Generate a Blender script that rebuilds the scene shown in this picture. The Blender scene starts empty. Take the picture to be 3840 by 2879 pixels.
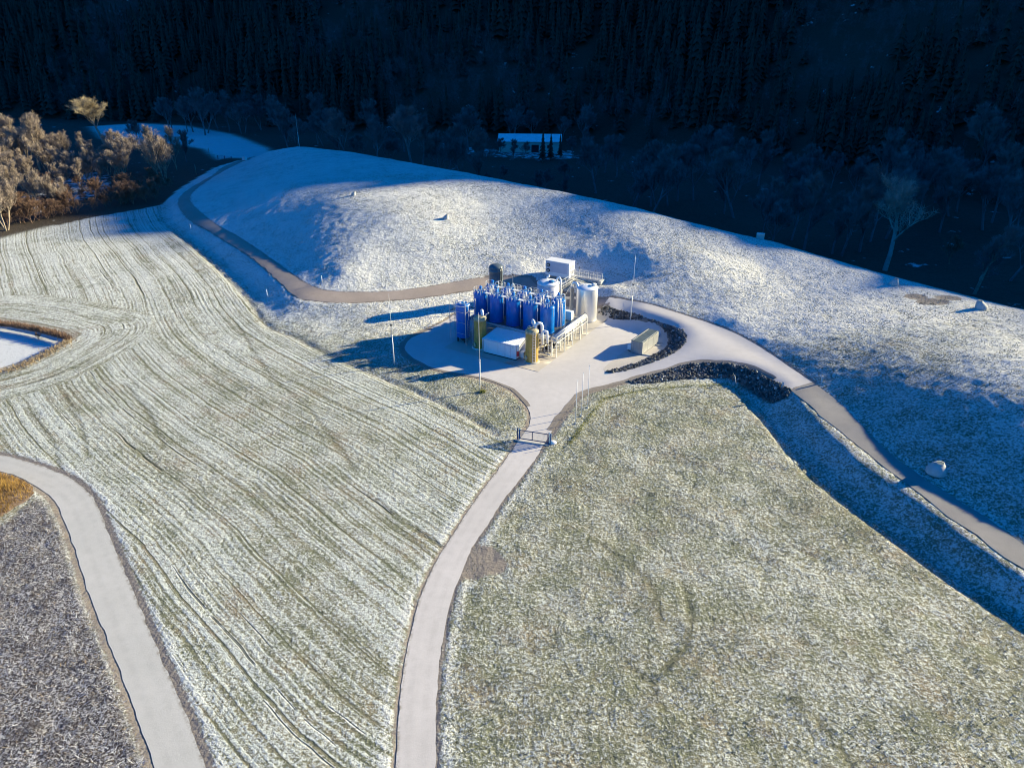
import bpy, math, random
import numpy as np
from mathutils import Vector, Matrix
from mathutils.geometry import delaunay_2d_cdt
S = bpy.context.scene
COL = S.collection
R = math.radians
rng = np.random.default_rng(7)
random.seed(7)

# ------------------------------------------------------------ camera, light, exposure
CAM_Z, PITCH, FPX = 50.0, R(26.5), 2700.0
cd = bpy.data.cameras.new('camera'); cam = bpy.data.objects.new('camera', cd); COL.objects.link(cam)
cam.location = (0, 0, CAM_Z); cam.rotation_euler = (R(90) - PITCH, 0, 0)
cd.sensor_width = 36; cd.lens = 36 * FPX / 3840; cd.clip_end = 5000; cd.clip_start = 1
S.camera = cam
SUN_AZ, SUN_EL = R(21.0), R(17.5)          # azimuth from +X towards +Y
sun_dir = Vector((math.cos(SUN_AZ) * math.cos(SUN_EL), math.sin(SUN_AZ) * math.cos(SUN_EL), math.sin(SUN_EL)))
sl = bpy.data.lights.new('sun', 'SUN'); sun = bpy.data.objects.new('sun', sl); COL.objects.link(sun)
sl.energy = 5.0; sl.angle = R(0.6); sl.color = (1.0, 0.875, 0.545)
sun.rotation_euler = sun_dir.to_track_quat('Z', 'Y').to_euler(); sun.location = (60, 60, 120)
w = bpy.data.worlds.new('World'); S.world = w; w.use_nodes = True
wn = w.node_tree; wn.nodes.clear()
sk = wn.nodes.new('ShaderNodeTexSky'); sk.sky_type = 'NISHITA'; sk.sun_disc = False
sk.sun_elevation = SUN_EL; sk.sun_rotation = R(90) - SUN_AZ; sk.altitude = 500
tint = wn.nodes.new('ShaderNodeMix'); tint.data_type = 'RGBA'; tint.blend_type = 'MULTIPLY'
tint.inputs['Factor'].default_value = 1.0
tint.inputs[7].default_value = (0.015, 0.56, 1.40, 1)
bg = wn.nodes.new('ShaderNodeBackground'); bg.inputs['Strength'].default_value = 0.061
wo = wn.nodes.new('ShaderNodeOutputWorld')
wn.links.new(sk.outputs[0], tint.inputs[6]); wn.links.new(tint.outputs[2], bg.inputs['Color']); wn.links.new(bg.outputs[0], wo.inputs[0])
S.view_settings.view_transform = 'Standard'; S.view_settings.look = 'None'
S.view_settings.exposure = 1.5; S.view_settings.gamma = 1
S.render.resolution_x = 1024; S.render.resolution_y = 767
try:
    S.cycles.filter_width = 1.05; S.cycles.max_bounces = 5; S.cycles.diffuse_bounces = 2; S.cycles.glossy_bounces = 2
except Exception: pass

# ------------------------------------------------------------ survey helpers
def ray(px, py):
    x = (px - 1920) / FPX; y = -(py - 1439.5) / FPX
    return (x, math.cos(PITCH) + y * math.sin(PITCH), -math.sin(PITCH) + y * math.cos(PITCH))
def W(px, py, z=0.0):
    d = ray(px, py); t = (z - CAM_Z) / d[2]
    return (d[0] * t, d[1] * t, z)
def densify(pts, step):
    out = [pts[0]]
    for a, b in zip(pts[:-1], pts[1:]):
        n = max(1, int(math.dist(a, b) / step))
        for k in range(1, n + 1):
            out.append(tuple(a[i] + (b[i] - a[i]) * k / n for i in range(len(a))))
    return out
def smooth_line(pts, step=2.0, closed=False):
    """Catmull-Rom through the points, resampled."""
    P = [np.array(p, float) for p in pts]; n = len(P); out = []
    for i in range(n if closed else n - 1):
        p1, p2 = P[i], P[(i + 1) % n]
        p0 = P[i - 1] if (i > 0 or closed) else 2 * p1 - p2
        p3 = P[(i + 2) % n] if (i + 2 < n or closed) else 2 * p2 - p1
        m = max(1, int(np.linalg.norm(p2[:2] - p1[:2]) / step))
        for k in range(m):
            t = k / m
            out.append(0.5 * (2 * p1 + (p2 - p0) * t + (2 * p0 - 5 * p1 + 4 * p2 - p3) * t * t + (3 * p1 - p0 - 3 * p2 + p3) * t ** 3))
    if not closed: out.append(P[-1])
    return out

# outlines measured along the edges (image column, image row, metres above the field)
ROAD_UP = [(962,585,1),(907,607,1.2),(817,654,1.6),(745,701,2),(712,737,2.2),(719,766,2.3),(756,802,2.4),(817,849,2.4),(889,889,2.4),(980,950,2.4),(1099,1034,2.3),(1150,1068,2.2),(1215,1090,2.2),(1300,1098,2.1),(1500,1092,2.1),(1700,1062,2.2),(1830,1045,2.4),(1990,1040,2.9)]
ROAD_LO = [(918,596,.9),(839,625,1.1),(803,654,1.5),(734,694,1.9),(687,726,2),(669,755,2.1),(683,788,2.2),(719,824,2.2),(795,867,2.2),(853,903,2.2),(926,950,2.2),(991,1001,2.2),(1070,1073,2.1),(1121,1113,2.0),(1180,1126,2.0),(1280,1131,2.0),(1400,1130,1.9),(1600,1112,2.0),(1750,1090,2.1),(1830,1078,2.2)]
DITCH = [(606,764,0),(598,790,0),(602,820,0),(647,864,0),(709,911,0),(781,972,0),(835,1023,0),(875,1063,0),(915,1105,0),(950,1148,0),(984,1200,0),(1022,1234,0),(1100,1261,0),(1234,1330,0),(1352,1380,0),(1501,1445,0),(1623,1497,0),(1759,1565,0),(1863,1628,0)]
MEAD_E = [(2773,1452,0),(2830,1520,0),(2900,1600,0),(2990,1720,0),(3150,1860,0),(3400,2040,0),(3600,2185,0),(3840,2330,0),(4300,2620,0)]
STRIP = [(2795,1456,-0.25),(2855,1515,-0.28),(2930,1600,-0.3),(3030,1720,-0.33),(3190,1850,-0.33),(3430,2025,-0.33),(3630,2165,-0.33),(3870,2310,-0.33),(4330,2600,-0.33)]
VERGE = [(2962,1471,1.85),(3042,1550,1.85),(3151,1655,1.85),(3200,1712,1.85),(3300,1785,1.85),(3415,1859,1.85),(3636,2033,1.7),(3840,2187,1.63),(4300,2480,1.48)]
GR_L = [(2966,1458,1.92),(3079,1557,1.92),(3187,1644,1.92),(3200,1657,1.92),(3405,1818,1.92),(3610,1972,1.78),(3840,2136,1.7),(4300,2440,1.55)]
GR_R = [(3046,1436,2.0),(3144,1510,2.0),(3205,1575,2.0),(3267,1640,2.0),(3420,1767,2.0),(3610,1890,1.85),(3840,2043,1.74),(4300,2330,1.63)]
RAMP_IN = [(2263,1136,2.22),(2327,1146,2.22),(2377,1163,2.15),(2437,1185,2.07),(2494,1204,2.0),(2532,1220,1.92),(2561,1236,1.85),(2577,1255,1.7),(2573,1277,1.55),(2554,1303,1.33),(2516,1328,1.04),(2469,1350,0.74),(2406,1372,0.44),(2342,1391,0.18),(2295,1399,0.04),(2270,1394,0.0)]
RAMP_UP = [(2285,1116,2.29),(2365,1128,2.29),(2453,1147,2.22),(2504,1163,2.22),(2580,1187,2.15),(2675,1219,2.07),(2770,1258,2.0),(2833,1293,2.0),(2900,1336,2.0),(2970,1384,2.0),(3046,1436,2.0)]
RAMP_LO = [(2966,1458,1.92),(2898,1420,1.85),(2844,1391,1.78),(2789,1369,1.7),(2735,1360,1.63),(2681,1358,1.48),(2608,1360,1.18),(2554,1371,0.89),(2500,1389,0.59),(2448,1404,0.33),(2357,1431,0.07),(2267,1453,0.0),(2213,1469,0.0)]
TOE_IN = [(2243,1184,0),(2295,1198,0),(2365,1211,0),(2421,1223,0),(2469,1239,0),(2500,1262,0),(2508,1283,0),(2494,1309,0),(2453,1334,0),(2406,1355,0),(2352,1374,0),(2304,1386,0)]
TOE_OUT = [(2375,1438,0),(2437,1438,0),(2495,1429,0),(2592,1422,0),(2683,1419,0),(2730,1421,-.1),(2789,1456,-.4),(2843,1495,-.45),(2900,1515,0.2)]
CREST = [(960,592,3),(1010,566,6.5),(1110,549,8.5),(1280,566,9.5),(1500,606,10.5),(1700,642,11.5),(2100,722,12),(2350,777,10.8),(2560,832,9.5),(2850,902,7.3),(3100,978,5.9),(3400,1062,5.9),(3600,1112,6.4),(3840,1172,7.0),(4200,1265,7.2)]
POND = [(-60,1215),(0,1226),(60,1232),(130,1246),(200,1262),(252,1276),(190,1310),(120,1345),(60,1372),(0,1390),(-60,1402)]
PIT_O = W(2018, 1395)[:2]
ROTP = R(-31)
def PL(x, y, z=0.0):
    """plant frame: origin at the front corner of the apron, x along its front, y to the back"""
    c, s = math.cos(ROTP), math.sin(ROTP)
    return (PIT_O[0] + c * x - s * y, PIT_O[1] + s * x + c * y, z)

# ------------------------------------------------------------ terrain height
CS, SN = math.cos(SUN_AZ), math.sin(SUN_AZ)
def su(x, y): return x * CS + y * SN, -x * SN + y * CS
ctrl = []
def add(pts, step=3.0, z=None):
    ctrl.extend(densify([W(p[0], p[1], p[2] if len(p) > 2 else z) for p in pts], step))
for l in (ROAD_UP, ROAD_LO): add(l, 4)
add(DITCH, 3)
for l in (MEAD_E, STRIP, VERGE, GR_L, GR_R): add(l, 2.5)
for l in (RAMP_IN, RAMP_UP, RAMP_LO, TOE_IN, TOE_OUT): add(l, 1.6)
add(CREST, 6)
for (x, y, z), (x2, y2, z2) in zip(densify([W(*p) for p in CREST], 12)[:-1], densify([W(*p) for p in CREST], 12)[1:]):
    tx, ty = x2 - x, y2 - y; l = math.hypot(tx, ty) or 1; nx, ny = -ty / l, tx / l
    if ny < 0: nx, ny = -nx, -ny
    ctrl.append((x + nx * 7, y + ny * 7, z - 1.6)); ctrl.append((x + nx * 34, y + ny * 34, -5.0))
# bank between the ditch and the gravel road: foot slightly off the field edge
add([(632,790,-.3),(640,822,-.3),(672,860,-.3),(735,905,-.3),(805,965,-.3),(860,1015,-.3),(900,1055,-.3),(943,1105,-.3),(975,1150,-.3),(1003,1195,-.2),(1040,1225,-.1)], 3)
add([(1150,1180,.7),(1080,1150,1.0),(1250,1200,.5),(1400,1220,.4),(1560,1180,.6),(1400,1180,1.0),(1250,1170,1.1)], 50)
# mound surface
MOUND = [(1000,620,6.4),(900,680,4.6),(850,760,3.8),
 (1200,640,9.2),(1260,740,10.6),(1325,745,10.9),(1500,1000,4.2),(1400,1050,3.0),
 (1450,690,11.2),(1500,800,10.4),(1600,900,7.3),(1700,980,4.4),(1672,816,9.6),(1800,760,10.4),(1850,850,8.0),(1900,940,5.4),(1950,1000,4.0),
 (2050,820,8.8),(2150,880,7.3),(2100,950,5.4),(2200,960,5.7),(2260,1010,4.7),(2180,1050,3.5),(2290,1075,3.6),
 (2350,900,8.1),(2420,960,6.75),(2400,1030,4.5),(2500,1100,3.5),(2560,880,8.7),(2650,960,7.2),(2600,1050,5.0),(2620,1140,3.0),
 (2720,1100,4.2)]
BANK_R = [(2700,1190,.34),(2760,1190,.34),(2860,1190,.17),(2960,1250,.20),(2860,1000,.085),(3000,1100,.11),
 (2880,1270,.38),(2950,1320,.40),(3080,1400,.40),(3200,1480,.365),(3400,1600,.355),(3000,1290,.30),(3150,1390,.32),(3330,1480,.315),(3480,1600,.35),
 (3150,1290,.25),(3350,1380,.31),(3500,1450,.335),(3700,1550,.35),(3840,1600,.355),(3200,1200,.175),(3350,1300,.26),(3500,1300,.245),(3840,1480,.335),
 (3700,1420,.315),(3840,1350,.27),(3500,1200,.175),(3300,1120,.12),(3650,1220,.18),(3510,1780,.20),(3440,1700,.345),(3620,1700,.35),(3700,1900,.35),(3840,1700,.35),(3840,1900,.355),(4000,1500,.34),(4000,1800,.36),(4000,2050,.36)]
BANK_L = [(950,830,.36),(1000,800,.35),(1100,900,.36),(1200,950,.35),(1250,860,.335),(1150,780,.335),(1080,700,.30),(1330,930,.30),(1350,830,.30),(1180,1030,.30),(1290,1010,.31)]
def bank(foot, px, py, k):
    fu = sorted((su(x, y)[1], su(x, y)[0], z) for x, y, z in foot)
    FU, FS, FZ = (np.array([f[i] for f in fu]) for i in range(3)); lo, hi = -5, 40
    for _ in range(40):
        z = (lo + hi) / 2; x, y, _z = W(px, py, z); s_, u = su(x, y)
        if np.interp(u, FU, FZ) + k * (s_ - np.interp(u, FU, FS)) > z: lo = z
        else: hi = z
    return W(px, py, z)
ctrl.extend([W(*p) for p in MOUND])
ctrl.extend([bank([W(*q) for q in RAMP_UP + GR_R], *p) for p in BANK_R])
ctrl.extend([bank([W(*q) for q in ROAD_UP[3:13]], *p) for p in BANK_L])
# plant terrace behind the tanks
ctrl.extend([PL(-13,33,2.3),PL(-19,36,2.5),PL(-17,40,2.8),PL(-9,34,2.3),PL(-3,33,2.3),PL(-25,30,2.2),PL(-6,41,1.9),PL(-10,42,1.8),PL(-9,38,1.8)])
for x in (0, -6, -12, -18): ctrl.append(PL(x, 29.0, 0.0))
for y in (24, 18, 12): ctrl.append(PL(-21, y, 0.2))
ctrl.append(PL(2, 22, 0)); ctrl.append(PL(1.5, 30, 0.6)); ctrl.append(PL(-24, 22, 1.2)); ctrl.append(PL(-26,16,1.0)); ctrl.append(PL(-28,9,.6))
# flats
for p in [(1700,1400),(1900,1500),(2000,1600),(1560,1300),(1800,1300),(2100,1300),(2100,1450),(2300,1300),(2420,1300),(2300,1250),(2200,1400),(1650,1230),(2480,1290),(1480,1300),(1500,1380),(1700,1450)]:
    ctrl.append(W(*p, 0))
for p in [(2130,1666),(2213,1561),(2267,1496),(2441,1455),(2592,1442),(2720,1440),(2500,1500),(2700,1560),(2850,1700),(3000,1900),(2600,1800),(3300,2200),(3700,2500),(2400,2100),(2800,2300),(2200,1800)]:
    ctrl.append(W(*p, 0))
for p in [(0,880),(174,840),(347,799),(492,776),(300,950),(0,1000),(300,1150),(600,1000),(750,1100),(600,1300),(900,1400),(1200,1450),(1500,1600),(300,1500),(0,1450),(0,1650),(300,1700),(600,1700),(900,1700),(1300,1750),(1700,1800),(500,2000),(900,2100),(1400,2100),(0,1900),(200,2300),(700,2500),(1200,2600),(0,2600),(300,2800),(1000,2900),(1560,2879),(1800,2400),(2200,2700),(2700,2800),(3300,2800),(1560,2300),(1850,2000),(-400,1200),(-400,1700),(-400,2300),(4300,2900),(1500,3600),(0,3600),(3000,3600),(3840,3600),(-500,3000)]:
    ctrl.append(W(*p, 0))
ctrl.extend([(-300,60,0),(-300,150,0),(250,40,4),(250,100,3),(220,150,-4),(120,170,-5),(170,120,-2),(-60,-60,0),(60,-60,0),(180,-40,3),(-250,-40,0)])
PADF = [W(*p)[:2] for p in [(1930,1660,0),(1985,1598,0),(1985,1540,0),(1914,1461,0),(1731,1408,0),(1582,1368,0),(1508,1305,0),(1576,1246,0),(1702,1186,0)]] + [PL(-18.5, 12)[:2], PL(-18.5, 27)[:2], PL(0.5, 27.5)[:2]] + [W(*p)[:2] for p in [(2295,1203,0),(2421,1230,0),(2498,1272,0),(2440,1330,0),(2300,1382,0),(2255,1400,0),(2213,1460,0),(2122,1543,0),(2050,1640,0)]]
for gx_ in np.arange(-30, 40, 2.6):
    for gy_ in np.arange(80, 140, 2.6):
        c_ = False
        for i_ in range(len(PADF)):
            (x1, y1), (x2, y2) = PADF[i_], PADF[i_ - 1]
            if (y1 > gy_) != (y2 > gy_) and gx_ < (x2 - x1) * (gy_ - y1) / (y2 - y1) + x1: c_ = not c_
        if c_: ctrl.append((gx_, gy_, 0))
ctrl.extend([W(*p) for p in [(2700,1290,1.8),(2800,1330,1.88),(2650,1310,1.58),(2600,1335,1.25),(2900,1385,1.93),(2560,1355,.98),(2620,1225,2.03),(2480,1165,2.15),(2390,1140,2.2),(2640,1265,1.85)]])
# valley floor
ctrl.extend([(-260,200,-1),(-200,240,-1.5),(-160,215,-.8),(-150,260,-1.5),(-125,300,-1.0),(-220,330,-2),(-150,390,-2.5),(-260,420,-3),(-100,380,-4),(-60,340,-5),(0,260,-6),(0,320,-6),(0,400,-6),(70,230,-6),(100,300,-6),(-60,420,-5),(60,400,-6),(120,200,-6),(180,230,-6),(200,320,-6),(-350,300,-2),(300,200,-5),(-350,450,-3),(200,430,-6)])
C = np.array([c[:3] for c in ctrl], float)
# drop near duplicates
key = {}
for i, c in enumerate(C):
    key.setdefault((round(c[0] / .5), round(c[1] / .5)), i)
C = C[sorted(key.values())]
GX0, GY0, GS, GNX, GNY = -360.0, -70.0, 1.25, 544, 420
def solve_terrain():
    n = len(C)
    D = np.sqrt(((C[:, None, :2] - C[None, :, :2]) ** 2).sum(2))
    A = np.zeros((n + 3, n + 3)); A[:n, :n] = D - 0.25 * np.eye(n)
    A[:n, n] = 1; A[:n, n + 1:] = C[:, :2]; A[n, :n] = 1; A[n + 1:, :n] = C[:, :2].T
    wts = np.linalg.solve(A, np.r_[C[:, 2], 0, 0, 0])
    gx = GX0 + GS * np.arange(GNX); gy = GY0 + GS * np.arange(GNY)
    Z = np.zeros((GNY, GNX))
    for j, y in enumerate(gy):
        d = np.sqrt((gx[:, None] - C[None, :, 0]) ** 2 + (y - C[None, :, 1]) ** 2)
        Z[j] = d @ wts[:n] + wts[n] + wts[n + 1] * gx + wts[n + 2] * y
    return Z
GRID = solve_terrain()
def _b(t):
    return ((1 - t) ** 3 / 6, (3 * t ** 3 - 6 * t ** 2 + 4) / 6, (-3 * t ** 3 + 3 * t ** 2 + 3 * t + 1) / 6, t ** 3 / 6)
def sstep(a, b, x):
    t = np.clip((x - a) / (b - a), 0, 1); return t * t * (3 - 2 * t)
# shadow edge of the mountain across the valley: (u across the sun, s along the sun) with ground height
EDGE = [(300,857,0),(620,885,0),(835,882,2.4),(1000,780,8),(1250,715,10),(1450,697,10.6),(1700,690,11),(2000,740,11.2),(2300,806,10.4),(2560,856,9.2),(2850,925,7.0),(3000,975,6.2),(3300,1055,5.7)]
e_us = sorted([(su(*W(*p)[:2])[1], su(*W(*p)[:2])[0], p[2]) for p in EDGE] + [(250,-50,0),(289,-52,0),(306,-62,0),(339,-84,0),(382,-84,0),(440,-100,0),(700,-115,0)])
EU = np.array([e[0] for e in e_us]); ES = np.array([e[1] for e in e_us]); EZ = np.array([e[2] for e in e_us])
TOE = [(-900,560),(-400,500),(-200,462),(-60,425),(40,405),(110,350),(150,290),(185,230),(230,150),(330,-50),(400,-300)]
def mountain(x, y):
    x = np.asarray(x, float); y = np.asarray(y, float)
    best = np.full(x.shape, 1e9); sgn = np.ones(x.shape)
    for (x1, y1), (x2, y2) in zip(TOE[:-1], TOE[1:]):
        dx, dy = x2 - x1, y2 - y1; L2 = dx * dx + dy * dy
        t = np.clip(((x - x1) * dx + (y - y1) * dy) / L2, 0, 1)
        qx, qy = x - (x1 + t * dx), y - (y1 + t * dy); d = np.hypot(qx, qy)
        s_ = np.where(dx * (y - y1) - dy * (x - x1) > 0, 1.0, -1.0)
        m = d < best; best = np.where(m, d, best); sgn = np.where(m, s_, sgn)
    d = best * sgn
    steep = -6 + 0.62 * np.maximum(d, 0) + 2.0 * np.sin(x * .03) * sstep(0, 60, d) * np.cos(y * .021)
    s, u = x * CS + y * SN, -x * SN + y * CS
    es = np.interp(u, EU, ES); ez = np.interp(u, EU, EZ)
    cap = ez + math.tan(SUN_EL) * (s - es)
    bonus = np.interp(u, [430, 560, 1000], [0, 60, 300]) + 1.5 * np.sin(u * .21) + 1.0 * np.sin(u * .47)
    cap2 = np.where(d > 0, np.maximum(cap + bonus - 14 * sstep(35, 75, d) * sstep(.82, .72, x / np.maximum(y, 1)), -6), -6)
    return np.where(d > 0, np.minimum(steep, cap2), -1e3)
def H(x, y):
    x = np.atleast_1d(np.asarray(x, float)); y = np.atleast_1d(np.asarray(y, float))
    fx = np.clip((x - GX0) / GS, 1, GNX - 3.001); fy = np.clip((y - GY0) / GS, 1, GNY - 3.001)
    ix = fx.astype(int); iy = fy.astype(int); bx = _b(fx - ix); by = _b(fy - iy)
    z = np.zeros(x.shape)
    for j in range(4):
        for i in range(4):
            z += bx[i] * by[j] * GRID[iy + j - 1, ix + i - 1]
    return np.maximum(z, mountain(x, y))
def hz(x, y): return float(H(x, y)[0])
def on(px, py, up=0.0):
    """the ground point seen at an image position"""
    d = ray(px, py); t = np.concatenate([np.linspace(30, 300, 700), np.linspace(301, 900, 900)])
    x = d[0] * t; y = d[1] * t; z = CAM_Z + d[2] * t - H(x, y) - up
    k = np.argmax(z < 0)
    if k == 0: k = len(t) - 1
    a, b = t[k - 1], t[k]; za, zb = z[k - 1], z[k]; tt = a + (b - a) * za / (za - zb)
    return (d[0] * tt, d[1] * tt, CAM_Z + d[2] * tt - up)
def onl(pts, up=0.0): return [on(p[0], p[1], up) for p in pts]
# ------------------------------------------------------------ mesh helpers
class MB:
    def __init__(s): s.v = []; s.f = []; s.sm = []
    def raw(s, vs, fs, smooth=False):
        k = len(s.v); s.v.extend([tuple(v) for v in vs]); s.f.extend([tuple(i + k for i in f) for f in fs]); s.sm.extend([smooth] * len(fs)); return s
    def box(s, x0, y0, z0, x1, y1, z1):
        v = [(x, y, z) for z in (z0, z1) for y in (y0, y1) for x in (x0, x1)]
        return s.raw(v, [(0,2,3,1),(4,5,7,6),(0,1,5,4),(2,6,7,3),(0,4,6,2),(1,3,7,5)])
    def bar(s, a, b, t=.05, t2=None):
        """square bar between two points"""
        a, b = Vector(a), Vector(b); d = (b - a).normalized(); up = Vector((0, 0, 1)) if abs(d.z) < .95 else Vector((1, 0, 0))
        u = d.cross(up).normalized() * t / 2; w_ = u.cross(d).normalized() * (t2 or t) / 2
        v = [p + i * u + j * w_ for p in (a, b) for i, j in ((-1,-1),(1,-1),(1,1),(-1,1))]
        return s.raw(v, [(3,2,1,0),(4,5,6,7),(0,1,5,4),(1,2,6,5),(2,3,7,6),(3,0,4,7)])
    def tube(s, pts, r, n=8, caps=True):
        pts = [Vector(p) for p in pts]; rs = r if isinstance(r, (list, tuple)) else [r] * len(pts)
        k = len(s.v); u = None
        for i, p in enumerate(pts):
            d = (pts[min(i + 1, len(pts) - 1)] - pts[max(i - 1, 0)]).normalized()
            if u is None: u = d.cross(Vector((0, 0, 1)) if abs(d.z) < .9 else Vector((1, 0, 0))).normalized()
            u = (u - d * u.dot(d)).normalized(); w_ = d.cross(u)
            for j in range(n):
                a = 2 * math.pi * j / n; s.v.append(tuple(p + (u * math.cos(a) + w_ * math.sin(a)) * rs[i]))
        for i in range(len(pts) - 1):
            for j in range(n):
                s.f.append((k + i * n + j, k + i * n + (j + 1) % n, k + (i + 1) * n + (j + 1) % n, k + (i + 1) * n + j)); s.sm.append(n > 4)
        if caps:
            s.f.append(tuple(k + j for j in range(n))[::-1]); s.f.append(tuple(k + (len(pts) - 1) * n + j for j in range(n))); s.sm += [False, False]
        return s
    def lathe(s, prof, n=24, c=(0, 0), smooth=True, flat=()):
        """profile of (radius, z) turned about the vertical"""
        k = len(s.v)
        for r, z in prof:
            for j in range(n):
                a = 2 * math.pi * j / n; s.v.append((c[0] + r * math.cos(a), c[1] + r * math.sin(a), z))
        for i in range(len(prof) - 1):
            for j in range(n):
                s.f.append((k + i * n + j, k + i * n + (j + 1) % n, k + (i + 1) * n + (j + 1) % n, k + (i + 1) * n + j)); s.sm.append(smooth and i not in flat)
        s.f.append(tuple(k + j for j in range(n))[::-1]); s.sm.append(False)
        s.f.append(tuple(k + (len(prof) - 1) * n + j for j in range(n))); s.sm.append(False)
        return s
    def build(s, name, mat, parent=None, loc=None):
        me = bpy.data.meshes.new(name); me.from_pydata(s.v, [], s.f)
        me.polygons.foreach_set('use_smooth', s.sm); me.materials.append(mat); me.update()
        o = bpy.data.objects.new(name, me); COL.objects.link(o)
        if parent: o.parent = parent
        if loc: o.location = loc
        return o
def npmesh(name, V, F, mat, smooth=False, parent=None):
    """mesh from arrays: F is (n, 3) or (n, 4)"""
    me = bpy.data.meshes.new(name); V = np.asarray(V, np.float32); F = np.asarray(F, np.int32); q = F.shape[1]
    me.vertices.add(len(V)); me.vertices.foreach_set('co', V.ravel())
    me.loops.add(F.size); me.loops.foreach_set('vertex_index', F.ravel())
    me.polygons.add(len(F)); me.polygons.foreach_set('loop_start', np.arange(0, F.size, q, dtype=np.int32))
    me.polygons.foreach_set('use_smooth', np.full(len(F), smooth)); me.update(calc_edges=True)
    me.materials.append(mat); o = bpy.data.objects.new(name, me); COL.objects.link(o)
    if parent: o.parent = parent
    return o
def tag(o, label=None, cat=None, group=None, kind=None):
    if label: o['label'] = label
    if cat: o['category'] = cat
    if group: o['group'] = group
    if kind: o['kind'] = kind
    return o
def empty(name, loc, rz=0.0, label=None, cat=None, group=None):
    o = bpy.data.objects.new(name, None); COL.objects.link(o); o.location = loc; o.rotation_euler = (0, 0, rz); o.empty_display_size = .3
    return tag(o, label, cat, group)
def copy_tree(o, parent=None):
    c = o.copy(); COL.objects.link(c); c.parent = parent
    for ch in KIDS.get(o.name, [x for x in bpy.data.objects if x.parent == o]): copy_tree(ch, c)
    return c
KIDS = {}
def dup(o, loc, rz=0.0, sc=None, label=None, group=None):
    if o.name not in KIDS:
        st = [o]
        while st:
            q = st.pop(); KIDS[q.name] = list(q.children); st += list(q.children)
    c = copy_tree(o); c.location = loc; c.rotation_euler = (0, 0, rz)
    if sc is not None: c.scale = (sc, sc, sc) if not hasattr(sc, '__len__') else sc
    if label: c['label'] = label
    if group: c['group'] = group
    return c

# ------------------------------------------------------------ materials
class NT:
    def __init__(s, name):
        s.m = bpy.data.materials.new(name); s.m.use_nodes = True; s.t = s.m.node_tree; s.b = s.t.nodes['Principled BSDF']
        s.co = None
    def n(s, t, **k):
        o = s.t.nodes.new(t)
        for a, b in k.items(): setattr(o, a, b)
        return o
    def put(s, sock, v):
        if hasattr(v, 'is_output'): s.t.links.new(v, sock)
        elif isinstance(v, (tuple, list)): sock.default_value = tuple(v) + ((1,) if len(v) == 3 and len(sock.default_value) == 4 else ())
        else: sock.default_value = v
    def pos(s):
        if s.co is None: s.co = s.n('ShaderNodeTexCoord').outputs['Object']
        return s.co
    def noise(s, scale, detail=2, rough=.55, vec=None, dist=0):
        o = s.n('ShaderNodeTexNoise'); s.put(o.inputs['Vector'], vec or s.pos()); o.inputs['Scale'].default_value = scale
        o.inputs['Detail'].default_value = detail; o.inputs['Roughness'].default_value = rough; o.inputs['Distortion'].default_value = dist
        return o.outputs['Fac']
    def math(s, op, a, b=0.0, clamp=False):
        o = s.n('ShaderNodeMath', operation=op, use_clamp=clamp); s.put(o.inputs[0], a); s.put(o.inputs[1], b); return o.outputs[0]
    def rng(s, v, a, b, c=0.0, d=1.0, mode='SMOOTHSTEP'):
        o = s.n('ShaderNodeMapRange', interpolation_type=mode); s.put(o.inputs[0], v)
        for i, q in zip((1, 2, 3, 4), (a, b, c, d)): s.put(o.inputs[i], q)
        return o.outputs[0]
    def mix(s, f, a, b, mode='MIX'):
        o = s.n('ShaderNodeMix', data_type='RGBA', blend_type=mode); s.put(o.inputs['Factor'], f); s.put(o.inputs[6], a); s.put(o.inputs[7], b); return o.outputs[2]
    def attr(s, name):
        o = s.n('ShaderNodeAttribute', attribute_name=name); return o
    def scale(s, v, xyz):
        o = s.n('ShaderNodeVectorMath', operation='MULTIPLY'); s.put(o.inputs[0], v); s.put(o.inputs[1], xyz); return o.outputs[0]
    def bump(s, h, dist, strength=1.0):
        o = s.n('ShaderNodeBump'); s.put(o.inputs['Height'], h); s.put(o.inputs['Distance'], dist); s.put(o.inputs['Strength'], strength)
        s.t.links.new(o.outputs[0], s.b.inputs['Normal'])
    def done(s, col=None, rough=.8, metal=0.0, spec=None):
        if col is not None: s.put(s.b.inputs['Base Color'], col)
        s.put(s.b.inputs['Roughness'], rough); s.put(s.b.inputs['Metallic'], metal)
        if spec is not None: s.b.inputs['Specular IOR Level'].default_value = spec
        return s.m
def paint(name, c, rough=.5, metal=0.0, var=.12, sc=1.5, bump=0.0, dirt=None):
    t = NT(name); n = t.noise(sc, 4, .6)
    lo = tuple(x * (1 - var) for x in c); hi = tuple(min(1, x * (1 + var)) for x in c)
    col = t.mix(t.rng(n, .3, .7), lo, hi)
    if dirt:
        st = t.noise(1.0, 4, .65, vec=t.scale(t.pos(), (3, 3, .35)))
        col = t.mix(t.rng(st, .5, .75, 0, .55), col, dirt)
    if bump: t.bump(t.noise(sc * 8, 2), bump, .5)
    return t.done(col, rough, metal)
M = {}
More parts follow.
